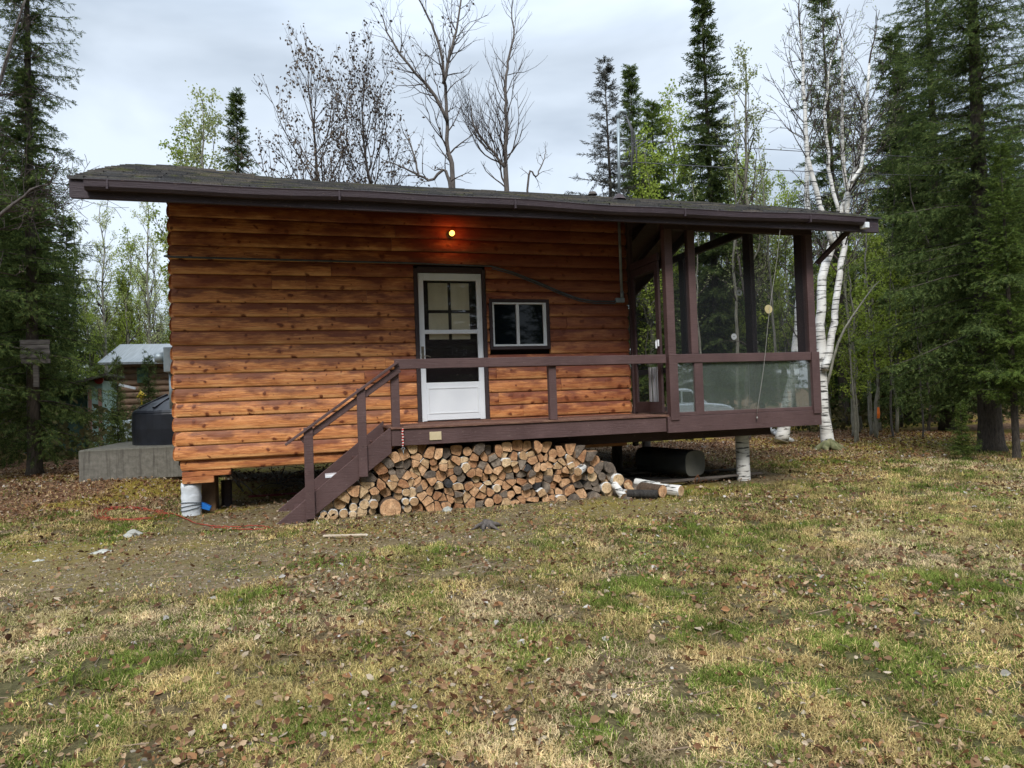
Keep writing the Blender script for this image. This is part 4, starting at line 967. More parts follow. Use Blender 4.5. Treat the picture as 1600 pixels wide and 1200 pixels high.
# stump with root in front of the pile
p = g2(762, 822); m = MB(); zg = Gf(p.x, p.y)
m.tube([(p.x, p.y, zg-.03), (p.x, p.y, zg+.04), (p.x+.01, p.y, zg+.08)], [.10, .07, .055], 12)
for a in range(6): m.tube([(p.x, p.y, zg+.05), (p.x+.1*math.cos(a), p.y+.1*math.sin(a), zg+.03), (p.x+.2*math.cos(a+.2), p.y+.2*math.sin(a+.2), zg-.02)], [.03, .022, .008], 6)
m.build('stump', M['bark3'], None, smooth=True, tg=('small weathered stump with splayed roots in front of the firewood', 'stump'))

# ------------------------------------------------------------ left background
SY = 12.2; A_ = at(122, 704, SY); B_ = at(122, 748, SY); zt = A_.z
slab = MB(); slab.box(A_.x, XL-.35, SY, SY+2.6, B_.z-.08, zt); slab.build('concrete_slab', M['concrete'], None, .02, base=(A_.x, SY, B_.z), tg=('weathered concrete slab wall beside the left end of the cabin', 'slab'))
tk = thing('water_tank', 'black plastic water tank with a domed lid on the concrete slab', 'tank', (-2.3, 13.5, zt))
tl = at(208, 650, 13.5); rad = .92; tcx = at(208, 650, 13.5).x+rad*1.0
zsh = at(215, 646, 12.8).z; ztop = at(268, 616, 13.2).z
q = MB(); q.tube([(tcx, 13.5, zt), (tcx, 13.5, zt+.05), (tcx, 13.5, (zt+zsh)/2), (tcx, 13.5, zsh-.03), (tcx, 13.5, zsh)], [rad, rad*1.0, rad*1.01, rad, rad*.985], 40); q.build('body', M['black'], tk, smooth=False)
q = MB(); q.tube([(tcx, 13.5, zsh+.001), (tcx, 13.5, zsh+.04), (tcx, 13.5, zsh+(ztop-zsh)*.55), (tcx, 13.5, ztop), (tcx, 13.5, ztop+.08)], [rad*1.0, rad*.97, rad*.72, rad*.36, .2], 40)
for a in np.arange(0, 6.28, .52): q.beam((tcx+rad*.9*math.cos(a), 13.5+rad*.9*math.sin(a), zsh+.09), (tcx+rad*.4*math.cos(a), 13.5+rad*.4*math.sin(a), ztop+.0), .06, .03)
q.build('lid', M['black'], tk, smooth=False)
# outhouse-like shed
y = 21.0; a0, a1 = at(136, 595, y), at(162, 680, y); zg = Gf(a0.x, y)
teal = simple('pale_teal_paint', (.22, .33, .29), (.34, .45, .40), 5, .8); pink = simple('pink_brown_trim', (.26, .14, .11), (.36, .22, .17), 5, .8)
sh = thing('shed', 'small pale teal shed with pink brown strips and a slanted roof', 'shed', (a0.x, y, zg))
MB().box(a0.x, a1.x, y, y+1.4, zg, a0.z).build('wall', teal, sh)
w_ = (a1.x-a0.x)
for k in (.06, .72): MB().box(a0.x+w_*k, a0.x+w_*(k+.22), y-.03, y-.002, zg, at(150, 607, y).z).build('corner_strip', pink, sh)
sidew = MB(); sidew.box(a0.x-1.35, a0.x-.003, y+.3, y+1.5, zg, at(130, 612, y).z-.1); sidew.build('lean_to', simple('dark_teal_paint', (.05, .10, .085), (.09, .16, .13), 5, .8), sh)
rf = at(120, 603, y); rt_ = at(164, 586, y); m = MB(); m.beam((rf.x-.7, y+.6, at(110, 608, y).z-.05), (rt_.x+.12, y+.6, rt_.z), 1.9, .07); m.build('roof', M['bark'], sh)
m = MB(); c = at(155, 594, y-.05); m.tube([(c.x, y-.04, c.z), (c.x, y-.1, c.z)], .11, 12); m.build('red_lamp', simple('red_glass', (.2, .02, .02), (.3, .04, .03), 4, .4), sh)
# second cabin
y = 27.0; L0, L1 = at(160, 600, y), at(300, 600, y); zr0 = at(200, 567, y).z; zr1 = at(200, 541, y+2.4).z; zg = Gf(-9, y)
c2 = thing('second_cabin', 'brown log cabin with a grey metal roof behind the water tank', 'cabin', (-9, y, zg))
m = MB(); k = 0; z = zg
while z < zr0-.02:
    m.tube([(at(178, 600, y).x, y+.1, z+.12), (L1.x+2, y+.1, z+.12)], .12, 8); z += .22
m.build('log_wall', simple('tan_log', (.16, .105, .07), (.28, .19, .13), 4, .8), c2, smooth=True)
MB().box(at(178, 600, y).x, L1.x+2, y+.15, y+4, zg, zr0).build('inner_wall', M['trim'], c2)
m = MB(); m.add([(L0.x, y-.5, zr0-.08), (L1.x+3, y-.5, zr0-.08), (L1.x+3, y+2.4, zr1), (L0.x, y+2.4, zr1), (L0.x, y-.5, zr0-.0), (L1.x+3, y-.5, zr0-.0), (L1.x+3, y+2.4, zr1+.08), (L0.x, y+2.4, zr1+.08)], [(3, 2, 1, 0), (4, 5, 6, 7), (0, 1, 5, 4), (1, 2, 6, 5), (2, 3, 7, 6), (3, 0, 4, 7)]); m.build('roof', simple('grey_metal_roof', (.15, .165, .17), (.25, .27, .28), 3, .5, (9, .3, .3), metal=.3), c2)
a = at(214, 575, y-.05); b_ = at(232, 598, y-.05); MB().box(a.x, b_.x, y-.08, y-.02, b_.z, a.z).build('window', simple('green_shutter', (.03, .07, .05), (.05, .1, .07), 4, .5), c2)
m = MB(); m.beam(at(186, 601, y-.8), at(212, 607, y-.8), .1, .08); m.build('hand_rail', M['whitemetal'], c2)
m = MB(); p = at(221, 618, 24); m.tube([(p.x, 24, Gf(p.x, 24)), (p.x, 24, p.z)], .03, 6); m.tube([(p.x-.1, 23.95, p.z-.06), (p.x, 23.95, p.z+.05), (p.x+.12, 23.95, p.z-.04)], [.04, .13, .05], 8); m.build('yellow_ornament', simple('yellow_plastic', (.55, .36, .02), (.7, .5, .05), 5, .5), None, tg=('bright yellow garden ornament in front of the second cabin', 'ornament'))
for (px, py, w, h, c_, lb, cat) in ((205, 622, .55, .5, (.45, .5, .52), 'pale blue grey cooler box in front of the second cabin', 'box'), (95, 650, .8, .35, (.10, .2, .16), 'green tarped heap left of the small teal shed', 'tarp'), (82, 668, .35, .5, (.35, .33, .33), 'grey bin standing left of the small teal shed', 'bin')):
    p = at(px, py, 22); zg = Gf(p.x, 22); m = MB(); m.prism([(p.x-w, zg), (p.x+w, zg), (p.x+w*.93, zg+h*1.3), (p.x+w*.5, zg+h*1.7), (p.x-w*.6, zg+h*1.62), (p.x-w*.95, zg+h*1.2)], 21.6, 22.4)
    m.build({'box': 'cooler_box', 'tarp': 'tarp_heap', 'bin': 'bin'}[cat], simple('painted_'+cat, c_, tuple(k*1.4 for k in c_), 5, .6), None, .04, tg=(lb, cat))

# ------------------------------------------------------------ trees
def spray_tris(P, D, S, r, wd=.2, K=6):
    n = len(P); D = D/np.linalg.norm(D, axis=1)[:, None]; q = r.normal(0, 1, (n, 3)); q[:, 2] += 1.6; s = np.cross(D, q); s /= np.linalg.norm(s, axis=1)[:, None]; u = np.cross(s, D)
    out = []; S = S[:, None]
    for k in range(K):
        t = (k+.5)/K; sg = 1 if k % 2 else -1; base = P+D*S*(t*.85); dr = D*.75+s*sg*.8+u*r.uniform(-.5, .35, (n, 1)); ln = S*(.50-.24*t)
        if k == K-1: dr = D; ln = S*.35
        tip = base+dr*ln; sd = (D if k < K-1 else s)*S*wd*.5; out.append(np.stack([base-sd, base+sd, tip], 1))
    return np.stack(out, 1).reshape(-1, 3)
def spruce(h, rmax, seed, dens=1., size=.13, z0=.06, prof=.85, gap=.34, droop=.25, wd=.2, nb=8, tk=1., skip=None):
    r = np.random.RandomState(seed); tr = MB(); lean = r.uniform(-.01, .01, 2)*h
    ax = lambda z: np.array([lean[0]*(z/h)**2, lean[1]*(z/h)**2, z])
    tr.tube([ax(h*t) for t in (0, .015, .05, .2, .4, .6, .8, .98)], [tk*h*k for k in (.0165, .0125, .0105, .0092, .0072, .005, .0028)]+[.008], 10)
    PP, DD, SS = [], [], []; z = z0*h
    while z < h*.985:
        t = z/h; R0 = rmax*min(1, (1-t)/.92)**prof*(.35+.65*min(1, (t-z0)/.10+.45)); n = max(3, int(nb+r.randint(-1, 2)-2*t))
        a0 = r.uniform(0, 6.28)
        for k in range(n+5):
            a = a0+k*6.283/n+r.normal(0, .3)
            if skip and skip[2] < z < skip[3] and skip[0] < (a % 6.2832) < skip[1]: continue
            L = max(.12, R0*r.uniform(.45, 1.25)); zz = z+r.uniform(-.5, .5)*gap; hd = np.array([math.cos(a), math.sin(a), 0]); sdv = np.array([-hd[1], hd[0], 0])
            if k >= n and t > .72: continue
            if k >= n: L = min(L, max(.15, R0*r.uniform(.18, .42))); zz = z+r.uniform(-.9, .9)*gap
            c0 = .45*t-.02; dr = droop*(1-t*.7)
            m = max(4, int(L/.11)); s = np.linspace(0, 1, m+1); pts = ax(zz)+np.outer(s*L, hd)+np.outer(L*(c0*s-dr*1.6*s**2+dr*.9*s**3), [0, 0, 1])+np.outer(np.sin(s*3+k)*.04*L, sdv)
            tr.tube(pts[::max(1, m//4)], list(np.linspace(.004+.009*L, .003, len(pts[::max(1, m//4)]))), 3, cap=False)
            for i in range(1, m+1):
                si = s[i]; tan = pts[i]-pts[i-1]; tan /= np.linalg.norm(tan)
                if si < .05: continue
                PP.append(pts[i]); DD.append(tan+r.normal(0, .25, 3)); SS.append(size*r.uniform(.8, 1.25))
                tl = (.30*L*(1-si)**.8+.16)*min(1, .35+si*3)*r.uniform(.6, 1.2)
                for sg in (1, -1):
                    if r.rand() > dens: continue
                    d = tan*.75+sdv*sg*.85+np.array([0, 0, -.28-.2*(1-t)+r.normal(0, .16)]); d /= np.linalg.norm(d); j = max(1, int(tl/(size*.62)))
                    for q in range(j):
                        p = pts[i]+d*(q/j*tl)+np.array([0, 0, -.06*(q/j)**2]); PP.append(p+r.normal(0, .012, 3)); DD.append(d+r.normal(0, .38, 3)+np.array([0, 0, -.12])); SS.append(size*r.uniform(.7, 1.2))
        z += gap*(1-.5*t)*r.uniform(.7, 1.3)
    V = spray_tris(np.array(PP), np.array(DD), np.array(SS), r, wd)
    return tr, V
def mesh_only(tr, mat):
    me = bpy.data.meshes.new('trunk'); me.from_pydata(tr.v, [], tr.f); me.materials.append(mat); me.materials.append(M['twig']); me.polygons.foreach_set('material_index', tr.m); me.polygons.foreach_set('use_smooth', [True]*len(tr.f)); me.update(); return me
PROTO = {}
def proto(key, fn, bark, leaf, k):
    tr, V = fn(); cm = npmesh('crown', V, k, leaf) if V is not None and len(V) else None
    PROTO[key] = (mesh_only(tr, bark), cm)
def plant(key, x, y, s, label, cat='tree', name='spruce_tree', group=None, rz=None, sz=None, leaf=None, bark=None, sub=.0):
    tm, cm = PROTO[key]; t = thing(name, label, cat, (x, y, Gf(x, y)-.05-sub), group)
    t.rotation_euler.z = random.uniform(0, 6.28) if rz is None else rz
    t.scale = (s, s, s) if sz is None else (s, s, sz)
    for nm, me, ov in (('trunk', tm, bark), ('crown', cm, leaf)):
        if me is None: continue
        o = link(nm, me, t)
        if ov is not None: o.material_slots[0].link = 'OBJECT'; o.material_slots[0].material = ov
    return t
def xat(px, y): return at(px, 620, y).x
def hat(px, top, y): return at(px, top, y).z-Gf(xat(px, y), y)
MS = M['bark']; SN = M['spruce']
proto('A', lambda: spruce(12, 2.3, 1, .88, .13, .05, .75, .31, .34, nb=8), MS, SN, 3)
proto('L', lambda: spruce(12, 1.5, 6, .9, .13, .05, .7, .30, .36, nb=7, skip=(4.2, 5.9, 1.0, 2.9)), MS, SN, 3)
proto('B', lambda: spruce(13, 2.8, 2, .9, .135, .12, .72, .34, .42, nb=8, tk=1.7), MS, SN, 3)
proto('P', lambda: spruce(9, 1.7, 14, 1, .12, .20, .8, .27, .1, nb=8), MS, M['spruce_l'], 3)
proto('S', lambda: spruce(3.0, 1.0, 5, 1, .085, .06, .9, .17, .10, nb=5), MS, SN, 3)
proto('D1', lambda: spruce(12, 2.1, 3, .9, .22, .08, .75, .36, .3, .24, nb=8), MS, SN, 3)
proto('D2', lambda: spruce(13, 1.75, 4, .9, .2, .1, .85, .36, .35, .24, nb=8), MS, SN, 3)
proto('D3', lambda: spruce(11, 2.1, 8, .6, .2, .22, .85, .42, .3, .2, nb=7), MS, SN, 3)

def leaves_np(P, size, r, hang=0.):
    n = len(P); q = r.normal(0, 1, (n, 3)); q[:, 2] -= hang; d = q/np.linalg.norm(q, axis=1)[:, None]; s = np.cross(d, r.normal(0, 1, (n, 3))); s /= np.linalg.norm(s, axis=1)[:, None]
    S = (size*r.uniform(.7, 1.3, n))[:, None]; return np.stack([P, P+d*S*.45+s*S*.36, P+d*S, P+d*S*.45-s*S*.36], 1).reshape(-1, 3)
def decid(paths, seed, nbr=30, t0=.3, blen=2.2, up=.55, wob=.16, depth=2, leafn=2, leafs=.05, hang=0., bang=.75, jit=.03, twig=.45, bl_top=.25, rk=1., clump=1., tp=.6):
    r = random.Random(seed); nr = np.random.RandomState(seed); tr = MB(); LP = []
    def branch(p, d, L, rad, dep):
        n = max(3, int(L/.22)); pts = [p]; dirs = [d]
        for i in range(n):
            d = (d+Vector((r.gauss(0, wob), r.gauss(0, wob), r.gauss(0, wob)+up*.16))).normalized(); p = p+d*(L/n); pts.append(p); dirs.append(d)
        tr.tube(pts, [max(.0035, rad*(1-.8*i/n)) for i in range(n+1)], 5 if rad > .03 else 3, mi=1 if rad < .034 else 0, cap=False)
        if dep > 0:
            k = max(2, int(L/.30))
            for j in range(k):
                f = .2+.8*(j+r.random())/k; i = min(n, max(1, int(f*n))); dd = dirs[i]; o = Vector((r.gauss(0, 1), r.gauss(0, 1), r.gauss(0, 1))).cross(dd).normalized()
                branch(pts[i], (dd*math.cos(bang)+o*math.sin(bang)).normalized(), max(.15, L*twig*(1.15-.7*f)*r.uniform(.7, 1.3)), rad*.45, dep-1)
        if dep <= 1:
            for i in range(1, n+1):
                if r.random() > clump: continue
                for _ in range(leafn): LP.append(pts[i]+Vector((r.gauss(0, jit), r.gauss(0, jit), r.gauss(0, jit))))
    for pts, rads in paths:
        pts = [Vector(p) for p in pts]; res = []; rr = []; m = len(pts)-1; N = max(10, int((pts[-1]-pts[0]).length/.35))
        for i in range(N+1):
            t = i/N*m; a = min(int(t), m-1); f = t-a; p0, p1, p2, p3 = pts[max(a-1, 0)], pts[a], pts[a+1], pts[min(a+2, m)]
            res.append(.5*((2*p1)+(p2-p0)*f+(2*p0-5*p1+4*p2-p3)*f*f+(3*p1-p0-3*p2+p3)*f*f*f)+Vector((r.gauss(0, .012), r.gauss(0, .012), 0))); rr.append(rads[a]+(rads[a+1]-rads[a])*f)
        tr.tube(res, rr, 10)
        for k in range(nbr):
            f = t0+(1-t0)*(k+r.random())/nbr; i = min(N-1, int(f*N)); tan = (res[i+1]-res[i]).normalized(); a = r.uniform(0, 6.28); o = Vector((math.cos(a), math.sin(a), 0)); o = (o-tan*o.dot(tan)).normalized()
            L = blen*(bl_top+(1-bl_top)*((1-f)/(1-t0))**tp)*r.uniform(.6, 1.2); branch(res[i], (tan*math.cos(bang*1.1)+o*math.sin(bang*1.1)).normalized(), L, min(rr[i]*.55, .012+.016*L)*rk, depth)
        branch(res[-1], (res[-1]-res[-2]).normalized(), blen*bl_top*1.2, rr[-1], depth)
    V = leaves_np(np.array([tuple(p) for p in LP]), leafs, nr, hang) if leafn and LP else None
    return tr, V
def vert(h, seed, w=.25, r0=None):
    r = random.Random(seed); n = 6; r0 = r0 or h*.010
    return [([(r.uniform(-w, w)*(i/n), r.uniform(-w, w)*(i/n), h*i/n) for i in range(n+1)], [r0*(1-.85*i/n) for i in range(n+1)])]
proto('asp', lambda: decid(vert(10, 31), 31, 34, .2, 2.3, .8, .14, 2, 4, .085, .3, bang=.6, jit=.09, tp=.5), M['bark2'], M['leaf'], 4)
proto('asp2', lambda: decid(vert(11, 37), 37, 30, .3, 2.2, .8, .13, 2, 3, .07, .3, bang=.6, jit=.07, tp=.5), M['bark2'], M['leafp'], 4)
proto('aspS', lambda: decid(vert(4.6, 91, .3), 91, 24, .3, 1.1, .6, .15, 2, 4, .075, .3, bang=.7, jit=.07, tp=.4), M['bark2'], M['leaf'], 4)
proto('pole', lambda: decid(vert(9, 41, .35, .055), 41, 14, .4, 1.4, .6, .16, 1, 2, .06, .2, bang=.7), M['bark2'], M['leafp'], 4)
proto('pole2', lambda: decid(vert(8, 43, .5, .045), 43, 14, .3, 1.1, .5, .2, 1, 0), M['bark3'], None, 4)
proto('dryA', lambda: decid(vert(9, 51, .25), 51, 34, .3, 3.3, 1.1, .14, 2, 3, .07, 1.2, bang=.6, jit=.06, clump=.38, tp=.45), M['bark3'], M['dry'], 4)
proto('dryB', lambda: decid(vert(9, 57, .3), 57, 32, .3, 3.3, 1.1, .14, 2, 3, .07, 1.2, bang=.62, jit=.06, clump=.34, tp=.45), M['bark3'], M['dry'], 4)

# --- individually placed trees, far to near
def T(key, h0, px, y, top, label, s=None, rw=None, **kw):
    if s: return plant(key, xat(px, y), y, s, label, **kw)
    x = xat(px, y); h = hat(px, top, y) if top is not None else s*h0
    sc = h/h0; return plant(key, x, y, sc*(rw or 1), label, sz=sc if rw else None, **kw)
T('dryA', 10, 500, 19, 62, 'bare tree with dry brown leaf clusters, leftmost of the pair behind the roof', name='dry_leaf_tree')
T('dryB', 10, 578, 19.5, 70, 'bare tree with dry brown leaf clusters, right of its twin behind the roof', name='dry_leaf_tree')
T('asp', 11.5, 330, 21, 95, 'pale leafed aspen rising behind the left part of the roof', name='aspen_tree', leaf=M['leafp'])
T('asp', 11.5, 296, 22, 150, 'low pale aspen just left of the aspen behind the roof', name='aspen_tree')
T('D2', 13, 380, 20, 138, 'narrow dark spruce between the pale aspen and the dry leafed trees')
T('D3', 11, 968, 22, 92, 'grey half dead spruce right behind the roof mast', leaf=M['spruce_g'])
T('D2', 13, 1008, 24, 100, 'slim green spruce right of the grey half dead spruce')
T('D1', 12, 1035, 22, 150, 'fresh green spruce behind the overhead wires', leaf=M['spruce_l'])
T('asp', 11.5, 1062, 25, 95, 'leafy young aspen left of the tall dark spruce', name='aspen_tree')
T('D2', 13, 1125, 19, -30, 'tall dark narrow spruce rising above the porch roof')
T('asp2', 12, 1185, 19, 50, 'thin pale leafed aspen right of the tall dark spruce', name='aspen_tree')
T('D3', 11, 1318, 19, -20, 'dark ragged spruce behind the white birch clump')
T('asp', 11.5, 1165, 24, 190, 'bushy green aspen low behind the porch roof', name='aspen_tree')
T('asp', 11.5, 1020, 21, 165, 'green aspen in front of the slim spruce by the mast', name='aspen_tree')
T('asp', 11.5, 1090, 20.5, 175, 'green aspen touching the left side of the tall dark spruce', name='aspen_tree')
T('asp', 11.5, 1150, 20, 215, 'green aspen touching the right side of the tall dark spruce', name='aspen_tree')
T('asp', 11.5, 1205, 22, 225, 'green aspen between the thin pale aspen and the birch clump', name='aspen_tree')
T('asp', 11.5, 1240, 26, 245, 'bushy green aspen just above the right end of the roof', name='aspen_tree')
T('asp', 11.5, 1372, 15.5, 300, 'bright green leafed sapling between the birch and the big spruce', name='aspen_tree')
T('aspS', 5.2, 1366, 13.4, 385, 'small bright green leafed sapling right of the birch clump', name='aspen_tree')
T('aspS', 5.2, 1398, 14.6, 360, 'small bright green sapling touching the big spruce', name='aspen_tree')
T('aspS', 5.2, 1340, 15.4, 330, 'bright green sapling seen between the birch trunks and the stems', name='aspen_tree')
T('aspS', 5.2, 1335, 12.9, 470, 'lowest bright green sapling by the birch clump', name='aspen_tree')
# left side
T('L', 12, 52, 14, None, 'big dark spruce at the left edge carrying the weathered board sign', s=.85, sz=1.05, rz=0)
T('B', 13, -150, 13, None, 'spruce at the far left edge beside the signed spruce', s=.95)
T('A', 12, -95, 17, None, 'tall spruce behind the signed spruce', s=1.1)
T('S', 3.0, 183, 14.6, 545, 'young green spruce with thin trunk behind the concrete slab', rw=.5, name='young_spruce')
T('S', 3.0, 232, 17.5, 545, 'bushy young spruce left of the meter box', rw=.65, name='young_spruce')
T('D1', 12, 108, 30, 330, 'mid sized spruce behind the small teal shed')
T('asp', 11.5, 205, 34, 330, 'yellow green aspen standing over the second cabin', name='aspen_tree')
T('asp2', 12, 165, 30, 300, 'pale slender aspen left of the second cabin', name='aspen_tree')
T('asp2', 12, 238, 33, 290, 'pale slender aspen behind the second cabin near the log wall', name='aspen_tree')
T('D1', 12, 195, 38, 430, 'pointed light green spruce far behind the second cabin', leaf=M['spruce_l'])
T('asp', 11.5, 140, 28, 420, 'yellow green aspen between the signed spruce and the second cabin', name='aspen_tree')
# right side
T('B', 13, 1545, 9.7, None, 'big spruce with a thick flared trunk on the right', s=.84, sz=.97, rz=.4)
T('A', 12, 1478, 14.5, None, 'tall dark spruce left of the thick trunked spruce', s=1.3)
T('P', 9, 1584, 8.7, None, 'slim light green spruce right of the thick trunked spruce', s=.62)
T('B', 13, 1680, 11.5, None, 'spruce at the far right edge', s=.9)
T('D1', 12, 1420, 19, 40, 'dark spruce behind the bright green sapling')
T('S', 3.0, 1500, 8.9, None, 'low light green spruce sapling in front of the thick trunk', s=.36, name='young_spruce', leaf=M['spruce_l'])
# bare trees with drawn stems
def stems(name, label, y, stemlist, bark, leaf, k=4, rpx=None, **kw):
    base = at(*stemlist[0][0][0], y); x0_ = base.x; z0_ = Gf(x0_, y)
    loc = Vector((x0_, y, z0_-.05)); paths = []
    for pts, rd in stemlist:
        P = [at(px, py, y+(i*.06 if i else 0))-loc for i, (px, py) in enumerate(pts)]
        if kw.get('root', True) and stemlist.index((pts, rd)) == 0 and P[0].z > .3: P = [Vector((P[0].x, 0, 0))]+P; rd = [rd[0]*1.25]+rd
        paths.append((P, rd))
    kw.pop('root', None); tr, V = decid(paths, **kw)
    t = thing(name, label, 'tree', loc); link('trunk', mesh_only(tr, bark), t)
    if V is not None: link('crown', npmesh('crown', V, k, leaf), t)
stems('bare_tree', 'tall crooked bare tree with a few dry leaves above the middle of the roof', 18,
      [([(708, 300), (700, 235), (699, 190), (694, 130), (690, 85), (675, 40), (655, 0), (640, -40)], [.07, .058, .05, .043, .037, .03, .02, .01]),
       ([(699, 190), (680, 150), (650, 115), (625, 85), (605, 50), (597, 25)], [.05, .045, .035, .03, .02, .012]),
       ([(694, 130), (705, 80), (715, 40), (722, -20)], [.05, .04, .03, .02])], M['bark3'], M['dry'], seed=61, nbr=22, t0=.12, blen=1.5, up=.7, wob=.22, depth=1, leafn=1, leafs=.09, hang=1, bang=.7, clump=.10, twig=.6, bl_top=.45, rk=.85)
stems('bare_tree', 'bare grey tree with upswept twigs, right of the crooked one', 18.5,
      [([(792, 305), (789, 250), (791, 200), (790, 150), (793, 100), (802, 60), (800, 20), (802, -10)], [.075, .06, .052, .044, .036, .027, .018, .009]),
       ([(789, 262), (768, 235), (742, 200), (735, 165)], [.045, .035, .025, .012])], M['bark3'], None, seed=67, nbr=36, t0=.12, blen=2.0, up=1.3, wob=.18, depth=1, leafn=0, bang=.6, twig=.55, bl_top=.3, rk=.8)
stems('bare_tree', 'low bare sapling with one arching stem right of the bare grey tree', 17, [([(825, 305), (838, 275), (850, 250), (853, 235)], [.03, .02, .014, .008])], M['bark3'], M['dry'], seed=71, nbr=7, t0=.3, blen=.9, up=.5, wob=.2, depth=1, leafn=1, leafs=.05, clump=.12)
stems('bare_tree', 'leaning bare branchy sapling behind the middle of the roof', 17.5, [([(705, 300), (670, 282), (630, 262), (600, 250)], [.045, .035, .02, .01]), ([(655, 278), (645, 235), (630, 205)], [.03, .02, .01])], M['bark3'], M['dry'], seed=73, nbr=12, t0=.2, blen=1.2, up=.5, wob=.22, depth=1, leafn=1, leafs=.07, hang=1, clump=.3)
stems('birch_tree', 'white barked birch clump with forked trunks at the right corner of the porch', 11.6,
      [([(1296, 700), (1289, 660), (1285, 600), (1283, 540), (1281, 480), (1288, 425), (1300, 385), (1312, 340), (1330, 285), (1342, 235), (1352, 180), (1358, 100)], [.15, .115, .105, .10, .095, .09, .085, .075, .062, .052, .04, .025]),
       ([(1288, 578), (1297, 545), (1305, 500), (1309, 450), (1316, 400), (1325, 330), (1318, 250), (1316, 150), (1315, 60)], [.08, .075, .07, .068, .062, .05, .04, .03, .016]),
       ([(1302, 385), (1285, 330), (1268, 270), (1258, 200), (1256, 120), (1250, 40)], [.06, .055, .05, .045, .035, .02]),
       ([(1312, 340), (1300, 290), (1292, 240), (1290, 160), (1300, 90)], [.04, .038, .035, .028, .015]),
       ([(1330, 285), (1345, 260), (1352, 215), (1350, 170)], [.04, .035, .03, .015])],
      M['birch'], M['leafp'], seed=81, nbr=26, t0=.45, blen=1.7, up=.3, wob=.14, depth=2, leafn=1, leafs=.035, hang=1, bang=.6, clump=.25, bl_top=.6, rk=.55)
stems('birch_tree', 'leaning white birch seen through the right porch screen', 13.2,
      [([(1222, 690), (1228, 640), (1240, 585), (1247, 520), (1252, 450), (1258, 380), (1262, 300), (1258, 180)], [.16, .13, .12, .11, .10, .09, .06, .03]), ([(1230, 640), (1243, 585), (1262, 540), (1270, 450)], [.06, .06, .05, .03])],
      M['birch'], M['leafp'], seed=83, nbr=12, t0=.5, blen=1.5, up=.4, wob=.15, depth=2, leafn=1, leafs=.035, clump=.3, rk=.7)
stems('curved_sapling', 'thin pale sapling bowing to the right beside the birch clump', 11.9, [([(1291, 610), (1300, 570), (1315, 525), (1335, 490), (1360, 455), (1372, 440)], [.032, .028, .025, .02, .014, .008])], M['bark2'], M['leaf'], seed=85, nbr=7, t0=.5, blen=.6, up=.4, wob=.15, depth=1, leafn=1, leafs=.05)
stems('bare_tree', 'bare tree with thin hanging twigs reaching in from the left edge', 10.5, [([(-90, 480), (-80, 380), (-60, 300), (-30, 200), (10, 100), (40, -10)], [.06, .05, .045, .03, .022, .012]), ([(-35, 380), (0, 340), (45, 300), (80, 285)], [.03, .025, .016, .008])], M['bark3'], M['dry'], seed=87, nbr=22, t0=.2, blen=1.7, up=.15, wob=.2, depth=2, leafn=1, leafs=.03, hang=1, clump=.12, rk=.6, bang=.8)
# young thin stems in the right wood, each with its own base
for (px, py, top, y, w, lb) in ((1333, 690, 420, 12.6, .035, 'thin pale stem nearest the birch clump'), (1338, 688, 300, 13.0, .045, 'forked pale stem right of the birch clump'), (1358, 676, 250, 14.5, .05, 'pale aspen stem left of the orange marker'), (1362, 672, 330, 15.0, .04, 'slim aspen stem beside the orange marker'), (1392, 688, 380, 13.3, .03, 'dark thin stem right of the orange marker'), (1440, 685, 430, 12.6, .022, 'very thin stem left of the thick trunk'), (1405, 668, 200, 16.5, .09, 'dark trunk in the wood behind the orange marker'), (1470, 668, 200, 17, .1, 'grey trunk in the wood behind the thin stem')):
    x = xat(px, y); s = hat(px, top, y)/9.0
    t = plant('pole', x, y, s, lb, name='aspen_sapling', bark=M['bark2'] if 'pale' in lb or 'aspen' in lb else M['bark3'])
# woods behind
r = random.Random(99)
def wood(n, pxa, pxb, ya, yb, ha, hb, keys, label, group, light=.12, h0=12):
    for k in range(n):
        px = pxa+(pxb-pxa)*(k+r.random())/n; y = r.uniform(ya, yb); key = r.choice(keys); s = r.uniform(ha, hb)/h0
        plant(key, xat(px, y), y, s, label, group=group, leaf=M['spruce_l'] if (key[0] == 'D' and r.random() < light) else None, name='spruce_tree' if key[0] == 'D' else 'aspen_tree')
wood(11, 1040, 1275, 17, 26, 4.5, 7.8, ['D1', 'D1', 'D3'], 'dark spruce in the wood seen through the porch screens', 'wood behind the porch')
wood(12, 1030, 1275, 26, 42, 7, 10.5, ['D1', 'D2', 'D3'], 'far spruce in the wood seen through the porch screens', 'far wood behind the porch')
wood(6, 1285, 1400, 19, 26, 5.0, 6.8, ['D1', 'D3', 'D1'], 'low dark spruce in the wood between the birch clump and the big spruce', 'low wood on the right')
wood(5, 1285, 1420, 14, 22, 4.0, 6.0, ['asp'], 'low bright leafed aspen between the birch clump and the big spruce', 'low aspens on the right')
wood(9, 1410, 1640, 19, 26, 9, 12, ['D1', 'D2', 'D3'], 'dark spruce in the wood on the right', 'wood on the right')
wood(8, 1285, 1400, 26, 42, 8, 10, ['D1', 'D2', 'asp2'], 'far tree in the wood between the birch clump and the big spruce', 'far low wood on the right')
wood(12, 1410, 1680, 26, 42, 12, 16, ['D1', 'D1', 'D2'], 'far spruce in the wood on the right', 'far wood on the right')
wood(10, -100, 80, 20, 34, 9, 13, ['D1', 'D2'], 'spruce in the wood at the left edge', 'wood on the left')
wood(7, 130, 280, 38, 55, 6, 8, ['D1', 'D3'], 'small far spruce behind the second cabin', 'far wood on the left', .6)
wood(6, 120, 300, 34, 50, 8, 11, ['asp2', 'asp'], 'far pale aspen behind the second cabin', 'far aspens on the left')
